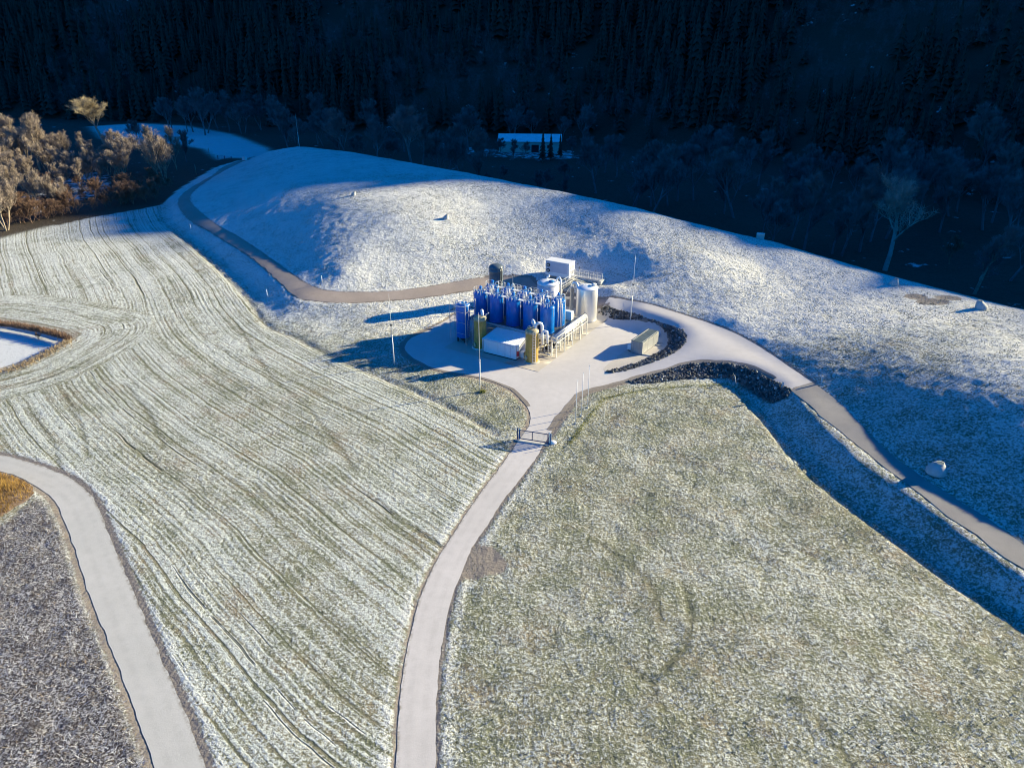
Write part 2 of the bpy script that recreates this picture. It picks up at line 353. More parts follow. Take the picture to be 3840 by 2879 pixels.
def ground_material():
    t = NT('frosted_ground'); P = t.pos()
    A = t.n('ShaderNodeSeparateColor'); t.put(A.inputs[0], t.attr('zone_a').outputs['Color'])
    B = t.n('ShaderNodeSeparateColor'); t.put(B.inputs[0], t.attr('zone_b').outputs['Color'])
    field, soil, frostier = A.outputs[0], A.outputs[1], A.outputs[2]
    snow, wild, lush = B.outputs[0], B.outputs[1], B.outputs[2]
    rows = t.attr('rows').outputs['Vector']
    mid = t.noise(.9, 3, .6); big = t.noise(.055, 4, .6, dist=.6); med = t.noise(.22, 3, .6)
    tuft = t.noise(1.7, 2, .5)
    # frost cover
    Cc = t.n('ShaderNodeSeparateColor'); t.put(Cc.inputs[0], t.attr('zone_c').outputs['Color']); stub, rub, worn = Cc.outputs[0], Cc.outputs[1], Cc.outputs[2]
    fine = t.noise(5.2, 4, .8); grain = t.noise(2.9, 3, .7)
    f = t.math('ADD', t.math('MULTIPLY', fine, .80), t.math('MULTIPLY', grain, .75)); f = t.math('ADD', f, t.math('MULTIPLY', mid, .22))
    f = t.math('ADD', f, t.math('MULTIPLY', t.rng(big, .3, .7), .06)); f = t.math('ADD', f, t.math('MULTIPLY', t.rng(med, .3, .7), .07))
    f = t.math('ADD', f, t.math('MULTIPLY', frostier, .16))
    # drill rows on the field: noise stretched along the rows
    wob = t.math('MULTIPLY', t.math('SUBTRACT', t.noise(.12, 2), .5), .8)
    rv = t.n('ShaderNodeVectorMath', operation='ADD'); t.put(rv.inputs[0], rows); cx = t.n('ShaderNodeCombineXYZ'); t.put(cx.inputs[0], wob); t.put(rv.inputs[1], cx.outputs[0]); rows = rv.outputs[0]
    r1 = t.noise(1.0, 4, .65, vec=t.scale(rows, (2.5, .016, 0))); r2 = t.noise(1.0, 2, .5, vec=t.scale(rows, (.33, .010, 0))); r3 = t.noise(1.0, 2, .5, vec=t.scale(rows, (4.2, .03, 0)))
    sx = t.n('ShaderNodeSeparateXYZ'); t.put(sx.inputs[0], rows); sw_ = t.math('SINE', t.math('MULTIPLY', sx.outputs[0], 9.2)); pp = t.math('PINGPONG', t.math('ADD', sx.outputs[0], .35), 2.1)
    tram = t.math('MULTIPLY', t.rng(pp, .16, .05), t.rng(t.noise(1.0, 2, .5, vec=t.scale(rows, (.3, .012, 3))), .40, .55))
    rr = t.math('ADD', t.math('MULTIPLY', r1, .85), t.math('MULTIPLY', r2, .35)); rr = t.math('ADD', rr, t.math('MULTIPLY', r3, .45)); rr = t.math('ADD', rr, t.math('MULTIPLY', sw_, .045)); rr = t.math('SUBTRACT', rr, t.math('MULTIPLY', tram, .35))
    fld = t.math('MULTIPLY', t.math('SUBTRACT', rr, .82), field)
    f = t.math('ADD', f, t.math('MULTIPLY', fld, .78))
    f = t.math('SUBTRACT', t.math('SUBTRACT', f, .055), t.math('MULTIPLY', worn, .22))
    cover = t.rng(t.math('ADD', f, t.math('MULTIPLY', field, .05)), .83, 1.06)
    green = t.mix(t.rng(med, .35, .65), (.15, .158, .098), (.19, .178, .118))
    green = t.mix(t.rng(t.noise(.16, 4, .65), .50, .70), green, (.215, .175, .115))
    green = t.mix(lush, green, (.26, .25, .07))
    frost = t.mix(grain, (.45, .48, .45), (.59, .615, .59)); frost = t.mix(frostier, frost, (.66, .66, .635))
    col = t.mix(cover, green, frost)
    gaps = t.rng(t.noise(3.4, 4, .8), .37, .46, .72, 0); col = t.mix(gaps, col, (.05, .055, .03))
    # deep wheel tracks in the rows
    trk = t.math('MULTIPLY', t.rng(t.noise(1.0, 1, .4, vec=t.scale(rows, (1.25, .016, 7))), .30, .25), field); trk = t.math('MULTIPLY', trk, t.rng(t.noise(.22, 2), .40, .52))
    trk = t.math('MAXIMUM', trk, worn)
    col = t.mix(t.math('MULTIPLY', trk, .75), col, (.055, .055, .03))
    # bare soil and gravel beside the paths
    sn = t.math('ADD', soil, t.math('MULTIPLY', t.math('SUBTRACT', t.noise(1.6, 5, .75), .5), 1.5)); sm = t.math('MULTIPLY', t.rng(sn, .42, .6), t.rng(soil, .02, .2))
    soilc = t.mix(t.noise(2.2, 4, .7), (.15, .125, .105), (.33, .29, .25))
    col = t.mix(sm, col, soilc)
    col = t.mix(rub, col, t.mix(t.noise(3, 3), (.02, .02, .02), (.06, .058, .055)))
    stc = t.mix(t.math('MULTIPLY', t.rng(t.noise(4.8, 4, .75), .46, .60), t.rng(t.noise(.45, 4, .7), .38, .6, .35, 1)), t.mix(t.noise(.3, 3), (.028, .027, .034), (.07, .056, .052)), (.40, .40, .42)); col = t.mix(stub, col, stc)
    # snow and the wild valley floor
    sw = t.math('ADD', snow, t.math('MULTIPLY', t.math('SUBTRACT', t.noise(.35, 5, .7), .5), .9)); sw = t.math('MULTIPLY', t.rng(sw, .42, .58), t.rng(snow, .02, .1))
    snowc = t.mix(t.rng(t.noise(.7, 5, .7), .58, .72), (.52, .54, .56), (.33, .34, .32))
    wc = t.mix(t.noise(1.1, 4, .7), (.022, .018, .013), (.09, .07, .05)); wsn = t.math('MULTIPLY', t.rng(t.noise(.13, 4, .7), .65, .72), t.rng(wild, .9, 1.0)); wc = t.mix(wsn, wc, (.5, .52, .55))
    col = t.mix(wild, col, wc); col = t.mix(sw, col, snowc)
    h = t.math('ADD', t.math('MULTIPLY', tuft, .8), t.math('MULTIPLY', fine, .42)); h = t.math('ADD', h, t.math('MULTIPLY', mid, .75)); h = t.math('ADD', h, t.math('MULTIPLY', grain, .7))
    h = t.math('ADD', h, t.math('MULTIPLY', t.math('MULTIPLY', rr, field), .5)); h = t.math('SUBTRACT', h, t.math('MULTIPLY', trk, .8))
    amt = t.math('MULTIPLY', t.math('SUBTRACT', 1.0, t.math('MULTIPLY', snow, .8)), t.math('SUBTRACT', 1.0, t.math('MULTIPLY', soil, .6)))
    amt = t.math('MULTIPLY', amt, t.math('SUBTRACT', 1.0, t.math('MULTIPLY', field, .35)))
    t.bump(t.math('MULTIPLY', h, amt), .20, 1.0)
    return t.done(col, .85, 0, .25)
M['ground'] = ground_material()
def road_material(name, a, b, speck=.0, tracks=None):
    t = NT(name); big = t.noise(.12, 4, .6); n2 = t.noise(.9, 4, .65); st = t.noise(1.0, 4, .6, vec=t.attr('lane').outputs['Vector'])
    col = t.mix(t.rng(big, .3, .7), a, b); col = t.mix(t.rng(n2, .35, .7, 0, .30), col, tuple(x * .84 for x in a))
    col = t.mix(t.rng(st, .5, .66, 0, .28), col, tuple(x * .86 for x in b))
    if tracks:
        sx = t.n('ShaderNodeSeparateXYZ'); t.put(sx.inputs[0], t.attr('lane').outputs['Vector']); ax = t.math('DIVIDE', t.math('ABSOLUTE', sx.outputs[0]), .9)
        for c_ in tracks: col = t.mix(t.math('MULTIPLY', t.rng(t.math('ABSOLUTE', t.math('SUBTRACT', ax, c_)), .42, .1), t.rng(n2, .3, .7, .05, .32)), col, tuple(x * .80 for x in a))
        col = t.mix(t.math('MULTIPLY', t.rng(ax, .35, .0), t.rng(t.noise(1.4, 4, .75), .42, .6)), col, (.25, .225, .19))
    fn = t.noise(9, 3, .7); col = t.mix(t.rng(fn, .5, .72, 0, speck), col, tuple(x * .5 for x in a))
    crack = t.rng(t.noise(.5, 6, .75), .66, .72, 0, .35); col = t.mix(crack, col, tuple(x * .6 for x in a))
    t.bump(t.noise(6, 3, .7), .012 + .05 * speck, .6)
    return t.done(col, .8, 0, .3)
M['concrete'] = road_material('pale_paving', (.50, .475, .465), (.56, .53, .52), .10)
M['lane'] = road_material('pale_lane', (.45, .445, .43), (.495, .485, .47), .10, (.95, 2.3))
M['path'] = road_material('pale_path', (.50, .475, .465), (.56, .53, .52), .10, (.85, 2.15))
M['gravel'] = road_material('grey_gravel', (.22, .21, .21), (.29, .275, .265), .5)
M['track'] = road_material('brown_gravel', (.30, .25, .215), (.37, .31, .27), .55)
M['apron'] = road_material('apron_concrete', (.47, .43, .37), (.52, .47, .41), .12)
M['shoulder'] = road_material('crushed_edge', (.20, .175, .155), (.27, .24, .21), .6)
M['bed'] = road_material('gravel_bed', (.46, .42, .38), (.55, .51, .46), .5)

# ------------------------------------------------------------ polygons on the ground
def inpoly(x, y, poly):
    x = np.asarray(x); y = np.asarray(y); c = np.zeros(x.shape, bool); n = len(poly)
    for i in range(n):
        x1, y1 = poly[i][:2]; x2, y2 = poly[i - 1][:2]
        if y1 == y2: continue
        c ^= ((y1 > y) != (y2 > y)) & (x < (x2 - x1) * (y - y1) / (y2 - y1) + x1)
    return c
def pldist(x, y, pts, along=False):
    best = np.full(np.shape(x), 1e9); sa = np.zeros(np.shape(x)); sg = np.ones(np.shape(x)); acc = 0.0
    for a, b in zip(pts[:-1], pts[1:]):
        dx, dy = b[0] - a[0], b[1] - a[1]; L2 = dx * dx + dy * dy
        if L2 < 1e-9: continue
        t = np.clip(((x - a[0]) * dx + (y - a[1]) * dy) / L2, 0, 1); d = np.hypot(x - a[0] - t * dx, y - a[1] - t * dy)
        m = d < best; best = np.where(m, d, best)
        if along:
            L = math.sqrt(L2); sa = np.where(m, acc + t * L, sa); sg = np.where(m, np.sign(dx * (y - a[1]) - dy * (x - a[0])), sg); acc += L
    return (best, sa, sg) if along else best
def psdf(x, y, poly):
    """negative inside; evaluated only near the polygon"""
    P = np.array([p[:2] for p in poly]); out = np.full(x.shape, 99.0)
    m = (x > P[:, 0].min() - 12) & (x < P[:, 0].max() + 12) & (y > P[:, 1].min() - 12) & (y < P[:, 1].max() + 12)
    d = pldist(x[m], y[m], list(P) + [P[0]]); out[m] = np.where(inpoly(x[m], y[m], P), -d, d); return out
def g2(pts, closed=False, step=1.6): return [tuple(p[:2]) for p in smooth_line([W(*p) if len(p) > 2 else on(*p) for p in pts], step, closed)]
PATH_L = [(1926,1681,0),(1855,1778,0),(1770,1892,0),(1684,2027,0),(1620,2134,0),(1571,2248,0),(1539,2376,0),(1514,2504,0),(1496,2660,0),(1485,2879,0),(1480,3150,0),(1478,3500,0)]
PATH_R = [(2040,1666,0),(2022,1700,0),(1955,1792,0),(1891,1871,0),(1827,1970,0),(1770,2056,0),(1727,2155,0),(1688,2262,0),(1663,2383,0),(1642,2525,0),(1635,2696,0),(1633,2879,0),(1634,3150,0),(1640,3500,0)]
LANE_O = [(-300,1680,0),(0,1705,0),(66,1720,0),(133,1741,0),(199,1763,0),(265,1793,0),(315,1829,0),(348,1866,0),(375,1915,0),(398,1975,0),(425,2041,0),(464,2134,0),(498,2212,0),(569,2383,0),(640,2546,0),(711,2710,0),(772,2879,0),(880,3150,0),(1000,3450,0)]
LANE_I = [(-300,1740,0),(0,1766,0),(50,1779,0),(100,1801,0),(149,1831,0),(186,1856,0),(216,1892,0),(232,1932,0),(255,1985,0),(282,2061,0),(334,2226,0),(398,2383,0),(462,2546,0),(526,2724,0),(583,2879,0),(690,3150,0),(800,3450,0)]
PAD_L = [(1926,1681,0),(1962,1628,0),(1984,1598,0),(1990,1569,0),(1988,1549,0),(1977,1525,0),(1950,1494,0),(1914,1461,0),(1864,1438,0),(1798,1418,0),(1731,1408,0),(1662,1395,0),(1615,1382,0),(1582,1368,0),(1542,1348,0),(1516,1329,0),(1506,1305,0),(1512,1289,0),(1536,1266,0),(1576,1246,0),(1615,1231,0),(1665,1209,0),(1702,1188,0)]
PAD_R = [(2213,1469,0),(2173,1486,0),(2148,1511,0),(2122,1543,0),(2097,1580,0),(2072,1616,0),(2054,1645,0),(2040,1666,0)]
pl_path = g2(PATH_L), g2(PATH_R)
path_poly = pl_path[0] + pl_path[1][::-1]
lane_poly = g2(LANE_O) + g2(LANE_I)[::-1]
pad_back = [PL(-19.5, 12)[:2], PL(-19.5, 27)[:2], PL(-10, 28.5)[:2], PL(0.5, 28.8)[:2]]
pave_poly = g2(PAD_L) + pad_back + g2(TOE_IN[:5]) + g2([(2469,1239,0),(2480,1255,0),(2462,1272,0),(2420,1290,0),(2358,1308,0),(2300,1350,0),(2262,1384,0),(2268,1394,0)]) \
    + g2(RAMP_IN)[::-1] + g2(RAMP_UP) + g2(RAMP_LO) + g2(PAD_R)
ramp_core = g2(RAMP_IN) + g2(RAMP_UP)[::-1]
gr_poly = g2(GR_L) + g2(GR_R)[::-1]
ru, rl = g2(ROAD_UP), g2(ROAD_LO)
track_poly = ru + rl[::-1]
yard_poly = [W(1830,1078,2.2)[:2], W(1830,1045,2.4)[:2], W(1990,1040,2.9)[:2], PL(-19.5,33)[:2], PL(-15,31.5)[:2], PL(-2,31.5)[:2], W(2285,1116,3.1)[:2], W(2263,1136,3.0)[:2], W(2243,1150,2.9)[:2], PL(0,29.6)[:2], PL(-18,29.6)[:2], PL(-20.6,27)[:2]]
bed_poly = g2([(2469,1239,0),(2500,1262,0),(2508,1283,0),(2494,1309,0),(2453,1334,0),(2406,1355,0),(2352,1374,0),(2304,1388,0),(2268,1394,0),(2262,1384,0),(2300,1350,0),(2358,1308,0),(2420,1290,0),(2462,1272,0),(2480,1255,0)], step=1)
apron_poly = [PL(-18.7, 0)[:2], PL(0, 0)[:2], PL(0, 28.6)[:2], PL(-18.7, 28.6)[:2]]
rub_in = g2(RAMP_IN) + g2([TOE_IN[0]] + TOE_IN[1:])[::-1]
rub_out = g2(RAMP_LO[:11]) + g2(TOE_OUT) + [W(2959,1463,2.5)[:2]]
def shrink_pts(poly): return poly
def lane_attr(o, line, kx=.9, ky=.03):
    V = np.empty(len(o.data.vertices) * 3); o.data.vertices.foreach_get('co', V); V = V.reshape(-1, 3)
    d, sa, sg = pldist(V[:, 0], V[:, 1], line, True)
    a = o.data.attributes.new('lane', 'FLOAT_VECTOR', 'POINT'); a.data.foreach_set('vector', np.c_[d * sg * kx, sa * ky, np.zeros(len(d))].ravel())
def sheet(name, poly, mat, off=.03, step=1.4, holes=(), line=None, kx=.9, ky=.03, wob=0.0):
    def dens(pl):
        out = []
        for a, b in zip(pl, pl[1:] + pl[:1]):
            n = max(1, int(math.dist(a, b) / step)); out += [(a[0] + (b[0] - a[0]) * k / n, a[1] + (b[1] - a[1]) * k / n) for k in range(n)]
        res = [out[0]]
        for p in out[1:]:
            if math.dist(p, res[-1]) > .05: res.append(p)
        if wob:
            res = [(p[0] + wob * math.sin(p[0] * 2.1 + p[1] * 3.3) + wob * .8 * math.sin(p[1] * 9.1 - p[0] * 5) + random.gauss(0, wob * .35), p[1] + wob * math.sin(p[1] * 2.7 + 1) + random.gauss(0, wob * .35)) for p in res]
        return res
    loops = [dens([tuple(q[:2]) for q in poly])] + [dens([tuple(q[:2]) for q in h]) for h in holes]
    pts, edges = [], []
    for l in loops:
        k = len(pts); pts += l; edges += [(k + i, k + (i + 1) % len(l)) for i in range(len(l))]
    P = np.array(loops[0]); gx, gy = np.meshgrid(np.arange(P[:, 0].min(), P[:, 0].max(), step), np.arange(P[:, 1].min(), P[:, 1].max(), step)); gx = gx.ravel(); gy = gy.ravel()
    m = inpoly(gx, gy, loops[0])
    for h in loops[1:]: m &= ~inpoly(gx, gy, h)
    gx, gy = gx[m], gy[m]
    d = np.minimum.reduce([pldist(gx, gy, l + [l[0]]) for l in loops]); gx, gy = gx[d > .3], gy[d > .3]
    pts += list(zip(gx, gy))
    r = delaunay_2d_cdt([Vector(p) for p in pts], edges, [], 0, 1e-4)
    V = np.array([(v.x, v.y) for v in r[0]]); F = np.array([f for f in r[2] if len(f) == 3])
    c = V[F].mean(1); m = inpoly(c[:, 0], c[:, 1], loops[0])
    for h in loops[1:]: m &= ~inpoly(c[:, 0], c[:, 1], h)
    F = F[m]; a, b, cc = V[F[:, 0]], V[F[:, 1]], V[F[:, 2]]
    fl = ((b - a)[:, 0] * (cc - a)[:, 1] - (b - a)[:, 1] * (cc - a)[:, 0]) < 0; F[fl] = F[fl][:, ::-1]
    o = npmesh(name, np.c_[V, H(V[:, 0], V[:, 1]) + off], F, mat, True); o['kind'] = 'structure'
    lane_attr(o, line or [(0, 0), (30, 300)], kx, ky)
    return o

# ------------------------------------------------------------ the ground: one sheet
def axis(a, b, s0, core0, core1, g, smax):
    m = list(np.arange(core0, core1, s0)); st = s0; v = core1
    while v < b: m.append(v); st = min(st * (1 + g), smax); v += st
    m.append(b); st = s0; v = core0; lo = []
    while v > a: st = min(st * (1 + g), smax); v -= st; lo.append(v)
    return np.array(lo[::-1] + m)
XS = axis(-900, 900, .42, -72, 84, .018, 14); YS = axis(-80, 1300, .42, 30, 165, .012, 10)
X, Y = np.meshgrid(XS, YS); X = X.ravel(); Y = Y.ravel(); Z = H(X, Y)
ditch_l = g2(DITCH, step=3); mead_l = g2(MEAD_E, step=3); crest_l = [W(*p)[:2] for p in CREST]
field_far = [on(*p)[:2] for p in [(-200,905),(0,882),(174,842),(347,801),(492,778),(606,766)]]
field_poly = field_far + ditch_l + g2(PATH_L) + [tuple(W(1000,3450)[:2])] + g2(LANE_O)[::-1] + [tuple(W(-900,1650)[:2]), tuple(W(-900,1000)[:2])]
pond_poly = [W(*p, -.75)[:2] for p in POND]
stub_poly = [W(*p)[:2] for p in [(-300,1990),(0,1975),(60,1925),(120,1880),(150,1862),(185,1895),(215,1950),(250,2030),(262,2100),(300,2200),(370,2383),(435,2546),(500,2724),(555,2879),(640,3100),(-400,3200)]]
sd_field = psdf(X, Y, field_poly); sd_pond = psdf(X, Y, pond_poly); sd_stub = psdf(X, Y, stub_poly)
paved = [path_poly, lane_poly, pave_poly, gr_poly, track_poly, yard_poly, apron_poly, bed_poly]
sds = [psdf(X, Y, p) for p in paved]; sd_all = np.minimum.reduce(sds)
sd_rub = np.minimum(psdf(X, Y, rub_in), psdf(X, Y, rub_out))
Z -= .15 * sstep(-.05, -.6, sd_all)
Z -= .75 * sstep(.8, -.6, sd_pond)
d_d, s_d, g_d = pldist(X, Y, ditch_l, True); near_end = sstep(0, 6, s_d) 
Z -= .28 * np.exp(-(d_d / .42) ** 2) * near_end * (0.75 + .25 * np.sin(s_d * .9))            # the cut at the field edge
d_m, s_m, g_m = pldist(X, Y, mead_l, True); Z -= .35 * np.exp(-((d_m - .5) / .5) ** 2) * (Y < 100) * (X > 30)
# uneven turf
def vnoise(x, y, f, seed):
    r = np.random.default_rng(seed).random((256, 256)); x = x * f; y = y * f; ix = np.floor(x).astype(int); iy = np.floor(y).astype(int)
    fx = x - ix; fy = y - iy; fx = fx * fx * (3 - 2 * fx); fy = fy * fy * (3 - 2 * fy)
    g = lambda a, b: r[(iy + b) % 256, (ix + a) % 256]
    return (g(0,0) * (1-fx) + g(1,0) * fx) * (1-fy) + (g(0,1) * (1-fx) + g(1,1) * fx) * fy - .5
free = sstep(.2, 1.6, sd_all) * sstep(0, 1.0, sd_rub) * (1 - .85 * np.exp(-(d_m / 3.5) ** 2)) * (1 - sstep(1, -1, sd_pond)); inf = sstep(.5, -1, sd_field)
Z += free * (1 - .55 * inf) * (.13 * vnoise(X, Y, 1.05, 1) + .09 * vnoise(X, Y, .42, 2) + .10 * vnoise(X, Y, .13, 3))
rough_stub = sstep(.3, -.6, sd_stub); Z += rough_stub * .22 * vnoise(X, Y, 1.3, 5)
sd_lush = pldist(X, Y, [on(*p)[:2] for p in [(2135,1666),(2177,1605),(2213,1561),(2245,1518),(2267,1496),(2314,1484),(2375,1471),(2441,1459),(2494,1452),(2592,1446),(2685,1442)]])
lush = .55 * np.exp(-(sd_lush / .4) ** 2) + .2 * np.exp(-(sd_lush / 1.1) ** 2)
soil = np.zeros_like(X)
for sd, wd, k in zip(sds, (.42, .6, .6, .35, .45, 1.0, .3, .3), (.72, .9, .85, .5, .7, .9, .6, .6)): soil = np.maximum(soil, k * sstep(wd * 1.9, wd * .35, sd) * (sd < 50))
rubz = sstep(.35, -.1, sd_rub)
for (px, py, z, rad) in [(1795,2090,0,3.6),(1770,2130,0,3.0),(1840,2120,0,2.6),(3560,1105,7,3.5),(3440,1090,7.3,3.0),(3500,1120,7,4.0)]:
    q = W(px, py, z); soil = np.maximum(soil, .95 * sstep(rad, rad * .35, np.hypot(X - q[0], (Y - q[1]) * 1.2)))
soil = np.maximum(soil, .55 * sstep(3.0, .3, np.abs(sd_pond - 1.2)) * (sd_pond > -.5))
fence_area = [on(*p)[:2] for p in [(2100,1600),(2160,1560),(2250,1480),(2450,1440),(2300,1455),(2180,1490),(2130,1540)]]
soil = np.maximum(soil, .5 * sstep(.5, -.8, psdf(X, Y, fence_area)))
soil = np.maximum(soil, .5 * np.exp(-((d_d - .4) / .55) ** 2) * near_end)
crest_d, crest_s, crest_g = pldist(X, Y, crest_l, True)
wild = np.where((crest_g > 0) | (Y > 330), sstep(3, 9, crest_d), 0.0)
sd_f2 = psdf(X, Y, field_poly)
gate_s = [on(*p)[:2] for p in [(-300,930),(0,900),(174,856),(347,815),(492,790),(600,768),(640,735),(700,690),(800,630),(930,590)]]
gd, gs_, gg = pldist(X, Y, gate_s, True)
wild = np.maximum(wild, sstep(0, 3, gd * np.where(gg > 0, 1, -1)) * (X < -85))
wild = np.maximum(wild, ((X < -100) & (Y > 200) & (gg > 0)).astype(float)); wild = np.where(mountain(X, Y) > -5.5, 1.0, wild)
snow = 1.0 * sstep(.3, -.5, sd_pond)
snow_far = [on(*p)[:2] for p in [(330,475),(520,462),(700,472),(860,500),(1010,556),(1060,572),(930,600),(860,592),(820,600),(760,560),(640,540),(500,545),(380,520)]]
snow_a = [on(*p)[:2] for p in [(60,790),(130,700),(330,640),(430,640),(470,690),(400,730),(300,760),(190,800),(100,830)]]
snow_b = [on(*p)[:2] for p in [(1600,520),(1780,545),(1960,560),(2180,555),(2230,600),(2080,610),(1900,600),(1750,590),(1600,560)]]
snow = np.maximum(snow, .52 * sstep(3, -4, psdf(X, Y, snow_far))); snow = np.maximum(snow, .5 * sstep(4, -6, psdf(X, Y, snow_a))); snow = np.maximum(snow, .48 * sstep(6, -10, psdf(X, Y, snow_b)))
wild = wild * (1 - sstep(3, -3, psdf(X, Y, snow_far)))
ext_l = [W(2300,1452)[:2], W(2740,1438)[:2]] + mead_l
d_e, s_e, g_e = pldist(X, Y, ext_l, True); east = sstep(-1.2, 1.5, d_e * g_e) * (X > 14) * sstep(116, 104, Y); east = np.maximum(east, sstep(26, 38, X) * sstep(100, 112, Y))
on_mound = sstep(-2, 4, np.where(Y > 95, d_d, 0)) * (sd_field > 0) * sstep(100, 126, Y + .25 * X * (X < 0))
frostier = np.clip(on_mound, 0, 1) * (1 - wild) + .35 * inf * sstep(90, 170, Y) + east * (.36 + .55 * sstep(4.5, 10, H(X, Y)) + .35 * sstep(100, 126, Y))
frostier = np.maximum(frostier, .9 * sstep(1.9, .7, sd_all) * (sd_all > .6) * (Y < 80) * .7)
field = inf * (1 - sstep(.5, -.5, sd_pond))
n = X.size; nx, ny = len(XS), len(YS)
i = (np.arange(ny - 1)[:, None] * nx + np.arange(nx - 1)[None, :]).ravel()
ground = npmesh('ground', np.c_[X, Y, Z], np.c_[i, i + 1, i + nx + 1, i + nx], M['ground'], True); ground['kind'] = 'structure'
def vattr(o, name, arr):
    a = o.data.attributes.new(name, 'FLOAT_COLOR', 'POINT'); a.data.foreach_set('color', np.c_[arr, np.ones(len(arr))].ravel().astype(np.float32))
vattr(ground, 'zone_a', np.c_[field, soil, np.clip(frostier, 0, 1)])
worn = np.zeros_like(X)
for pts_ in ([(240,1480),(300,1600),(330,1720)],[(90,1530),(190,1650),(225,1760)],[(470,1440),(560,1560),(620,1680)],[(2560,2180),(2590,2300),(2570,2420),(2480,2520)],[(2200,2020),(2330,2090),(2440,2200),(2480,2330)],[(2340,2480),(2440,2560),(2500,2680)],[(2980,2620),(3120,2760),(3200,2879)],[(900,1230),(1000,1390),(1180,1560),(1330,1760)]):
    worn = np.maximum(worn, .42 * np.exp(-(pldist(X, Y, g2([p + (0,) for p in pts_])) / .28) ** 2))
vattr(ground, 'zone_c', np.c_[rough_stub, rubz, worn])
vattr(ground, 'zone_b', np.c_[snow, np.clip(wild, 0, 1), np.clip(lush, 0, 1)])
# rows of the field follow its right-hand edge, and turn round the snowed-in pond
edge_l = [W(640,700)[:2]] + ditch_l + [W(1900,1700)[:2], W(1750,1900)[:2]]
d1, s1, g1 = pldist(X, Y, g2([(560,600,0),(598,790,0),(709,911,0),(835,1023,0),(950,1170,0),(1100,1275,0),(1352,1400,0),(1623,1520,0),(1863,1650,0),(2250,1850,0)], step=5), True)
tip = pldist(X, Y, pond_poly + [pond_poly[0]])
k = sstep(17, 12, tip); rows_x = np.where(tip < 14.5, tip + 300, d1 * g1); rows_y = np.where(tip < 14.5, np.arctan2(Y - 120, X + 80) * 60, s1)
a = ground.data.attributes.new('rows', 'FLOAT_VECTOR', 'POINT'); a.data.foreach_set('vector', np.c_[rows_x, rows_y, np.zeros(n)].ravel().astype(np.float32))

# ------------------------------------------------------------ paved sheets
sheet('path', path_poly, M['path'], .03, .7, line=pl_path[0], wob=.04)
sheet('road', lane_poly, M['lane'], .03, .7, line=g2(LANE_O), wob=.05)
sheet('pavement', pave_poly, M['concrete'], .034, line=g2([(2054,1645,0),(2100,1450,0),(2300,1430,0),(2600,1330,1.8),(3000,1440,2.6)]), wob=.03)
sheet('gravel_road', gr_poly, M['gravel'], .03, line=g2(GR_L), wob=.12)
sheet('gravel_track', track_poly, M['track'], .03, line=ru, wob=.14)
sheet('terrace', yard_poly, M['track'], .026, wob=.15)
sheet('apron', apron_poly, M['apron'], .075)
sheet('gravel_bed', bed_poly, M['bed'], .045, step=.8)
def strip(name, line, side, w0, w1, mat, off):
    L = smooth_line([tuple(p[:2]) + (0,) for p in line], 1.0); V = []
    for i, p in enumerate(L):
        t_ = np.array(L[min(i + 1, len(L) - 1)][:2]) - np.array(L[max(i - 1, 0)][:2]); t_ /= np.linalg.norm(t_) + 1e-9; nrm = np.array([-t_[1], t_[0]]) * side
        wv = w1 * (1 + .18 * math.sin(i * .7) + .12 * math.sin(i * 1.9))
        for q in (w0, (w0 + wv) / 2, wv): V.append((p[0] + nrm[0] * q, p[1] + nrm[1] * q))
    V = np.array(V); F = []
    for i in range(len(L) - 1):
        for j in range(2): F.append((i * 3 + j, i * 3 + j + 1, i * 3 + 4 + j, i * 3 + 3 + j))
    F = np.array(F)
    if side > 0: F = F[:, ::-1]
    o = npmesh(name, np.c_[V, H(V[:, 0], V[:, 1]) + off], F, mat, True); o['kind'] = 'structure'; lane_attr(o, line); return o
strip('gravel_edge', g2(RAMP_IN[1:]), -1, -.02, .75, M['shoulder'], .05)
strip('gravel_edge', g2(RAMP_LO[1:] + PAD_R[:6]), -1, -.02, .8, M['shoulder'], .05)
strip('gravel_edge', g2(PAD_L[5:21]), -1, -.02, .55, M['shoulder'], .04)
# ------------------------------------------------------------ materials of the things
M['blue'] = paint('blue_enamel', (.001, .15, .52), .30, 0, .12, .8, dirt=(.004, .13, .38))
M['blue_light'] = paint('light_blue_enamel', (.03, .22, .50), .35, 0, .12)
M['galv'] = paint('galvanised_steel', (.52, .53, .54), .42, .55, .12, 2.5)
M['galv_white'] = paint('pale_galvanised', (.66, .66, .65), .45, .15, .10, 2.5)
M['steel'] = paint('brushed_stainless', (.80, .785, .76), .34, .62, .04, .6)
M['white'] = paint('white_cladding', (.74, .74, .76), .45, 0, .04, .9, dirt=(.6, .6, .6))
M['white_grp'] = paint('white_shell', (.78, .79, .80), .35, 0, .04)
M['lilac'] = paint('grey_cladding', (.55, .55, .62), .5, 0, .05, .9)
M['dark'] = paint('dark_machinery', (.03, .034, .04), .5, .2, .3)
M['black'] = paint('dark_green_plastic', (.085, .115, .14), .38, 0, .2, .6, dirt=(.10, .11, .10))
M['yellow'] = paint('yellow_fibreglass', (.42, .27, .06), .4, 0, .18, 1.3, dirt=(.16, .13, .06))
M['yellow_rim'] = paint('stained_fibreglass', (.42, .36, .22), .55, 0, .35, 2.5, dirt=(.15, .12, .08))
M['red'] = paint('red_enamel', (.5, .02, .03), .4)
M['rail'] = paint('pale_rail', (.6, .6, .58), .5, .3, .1)
M['rustrail'] = paint('brown_rail', (.28, .18, .16), .6, .2, .15)
M['deck'] = paint('steel_grating', (.16, .17, .18), .5, .5, .2, 4)
M['grey_box'] = paint('weathered_grey_sheet', (.37, .375, .375), .45, .35, .10, 1.2, dirt=(.24, .25, .23))
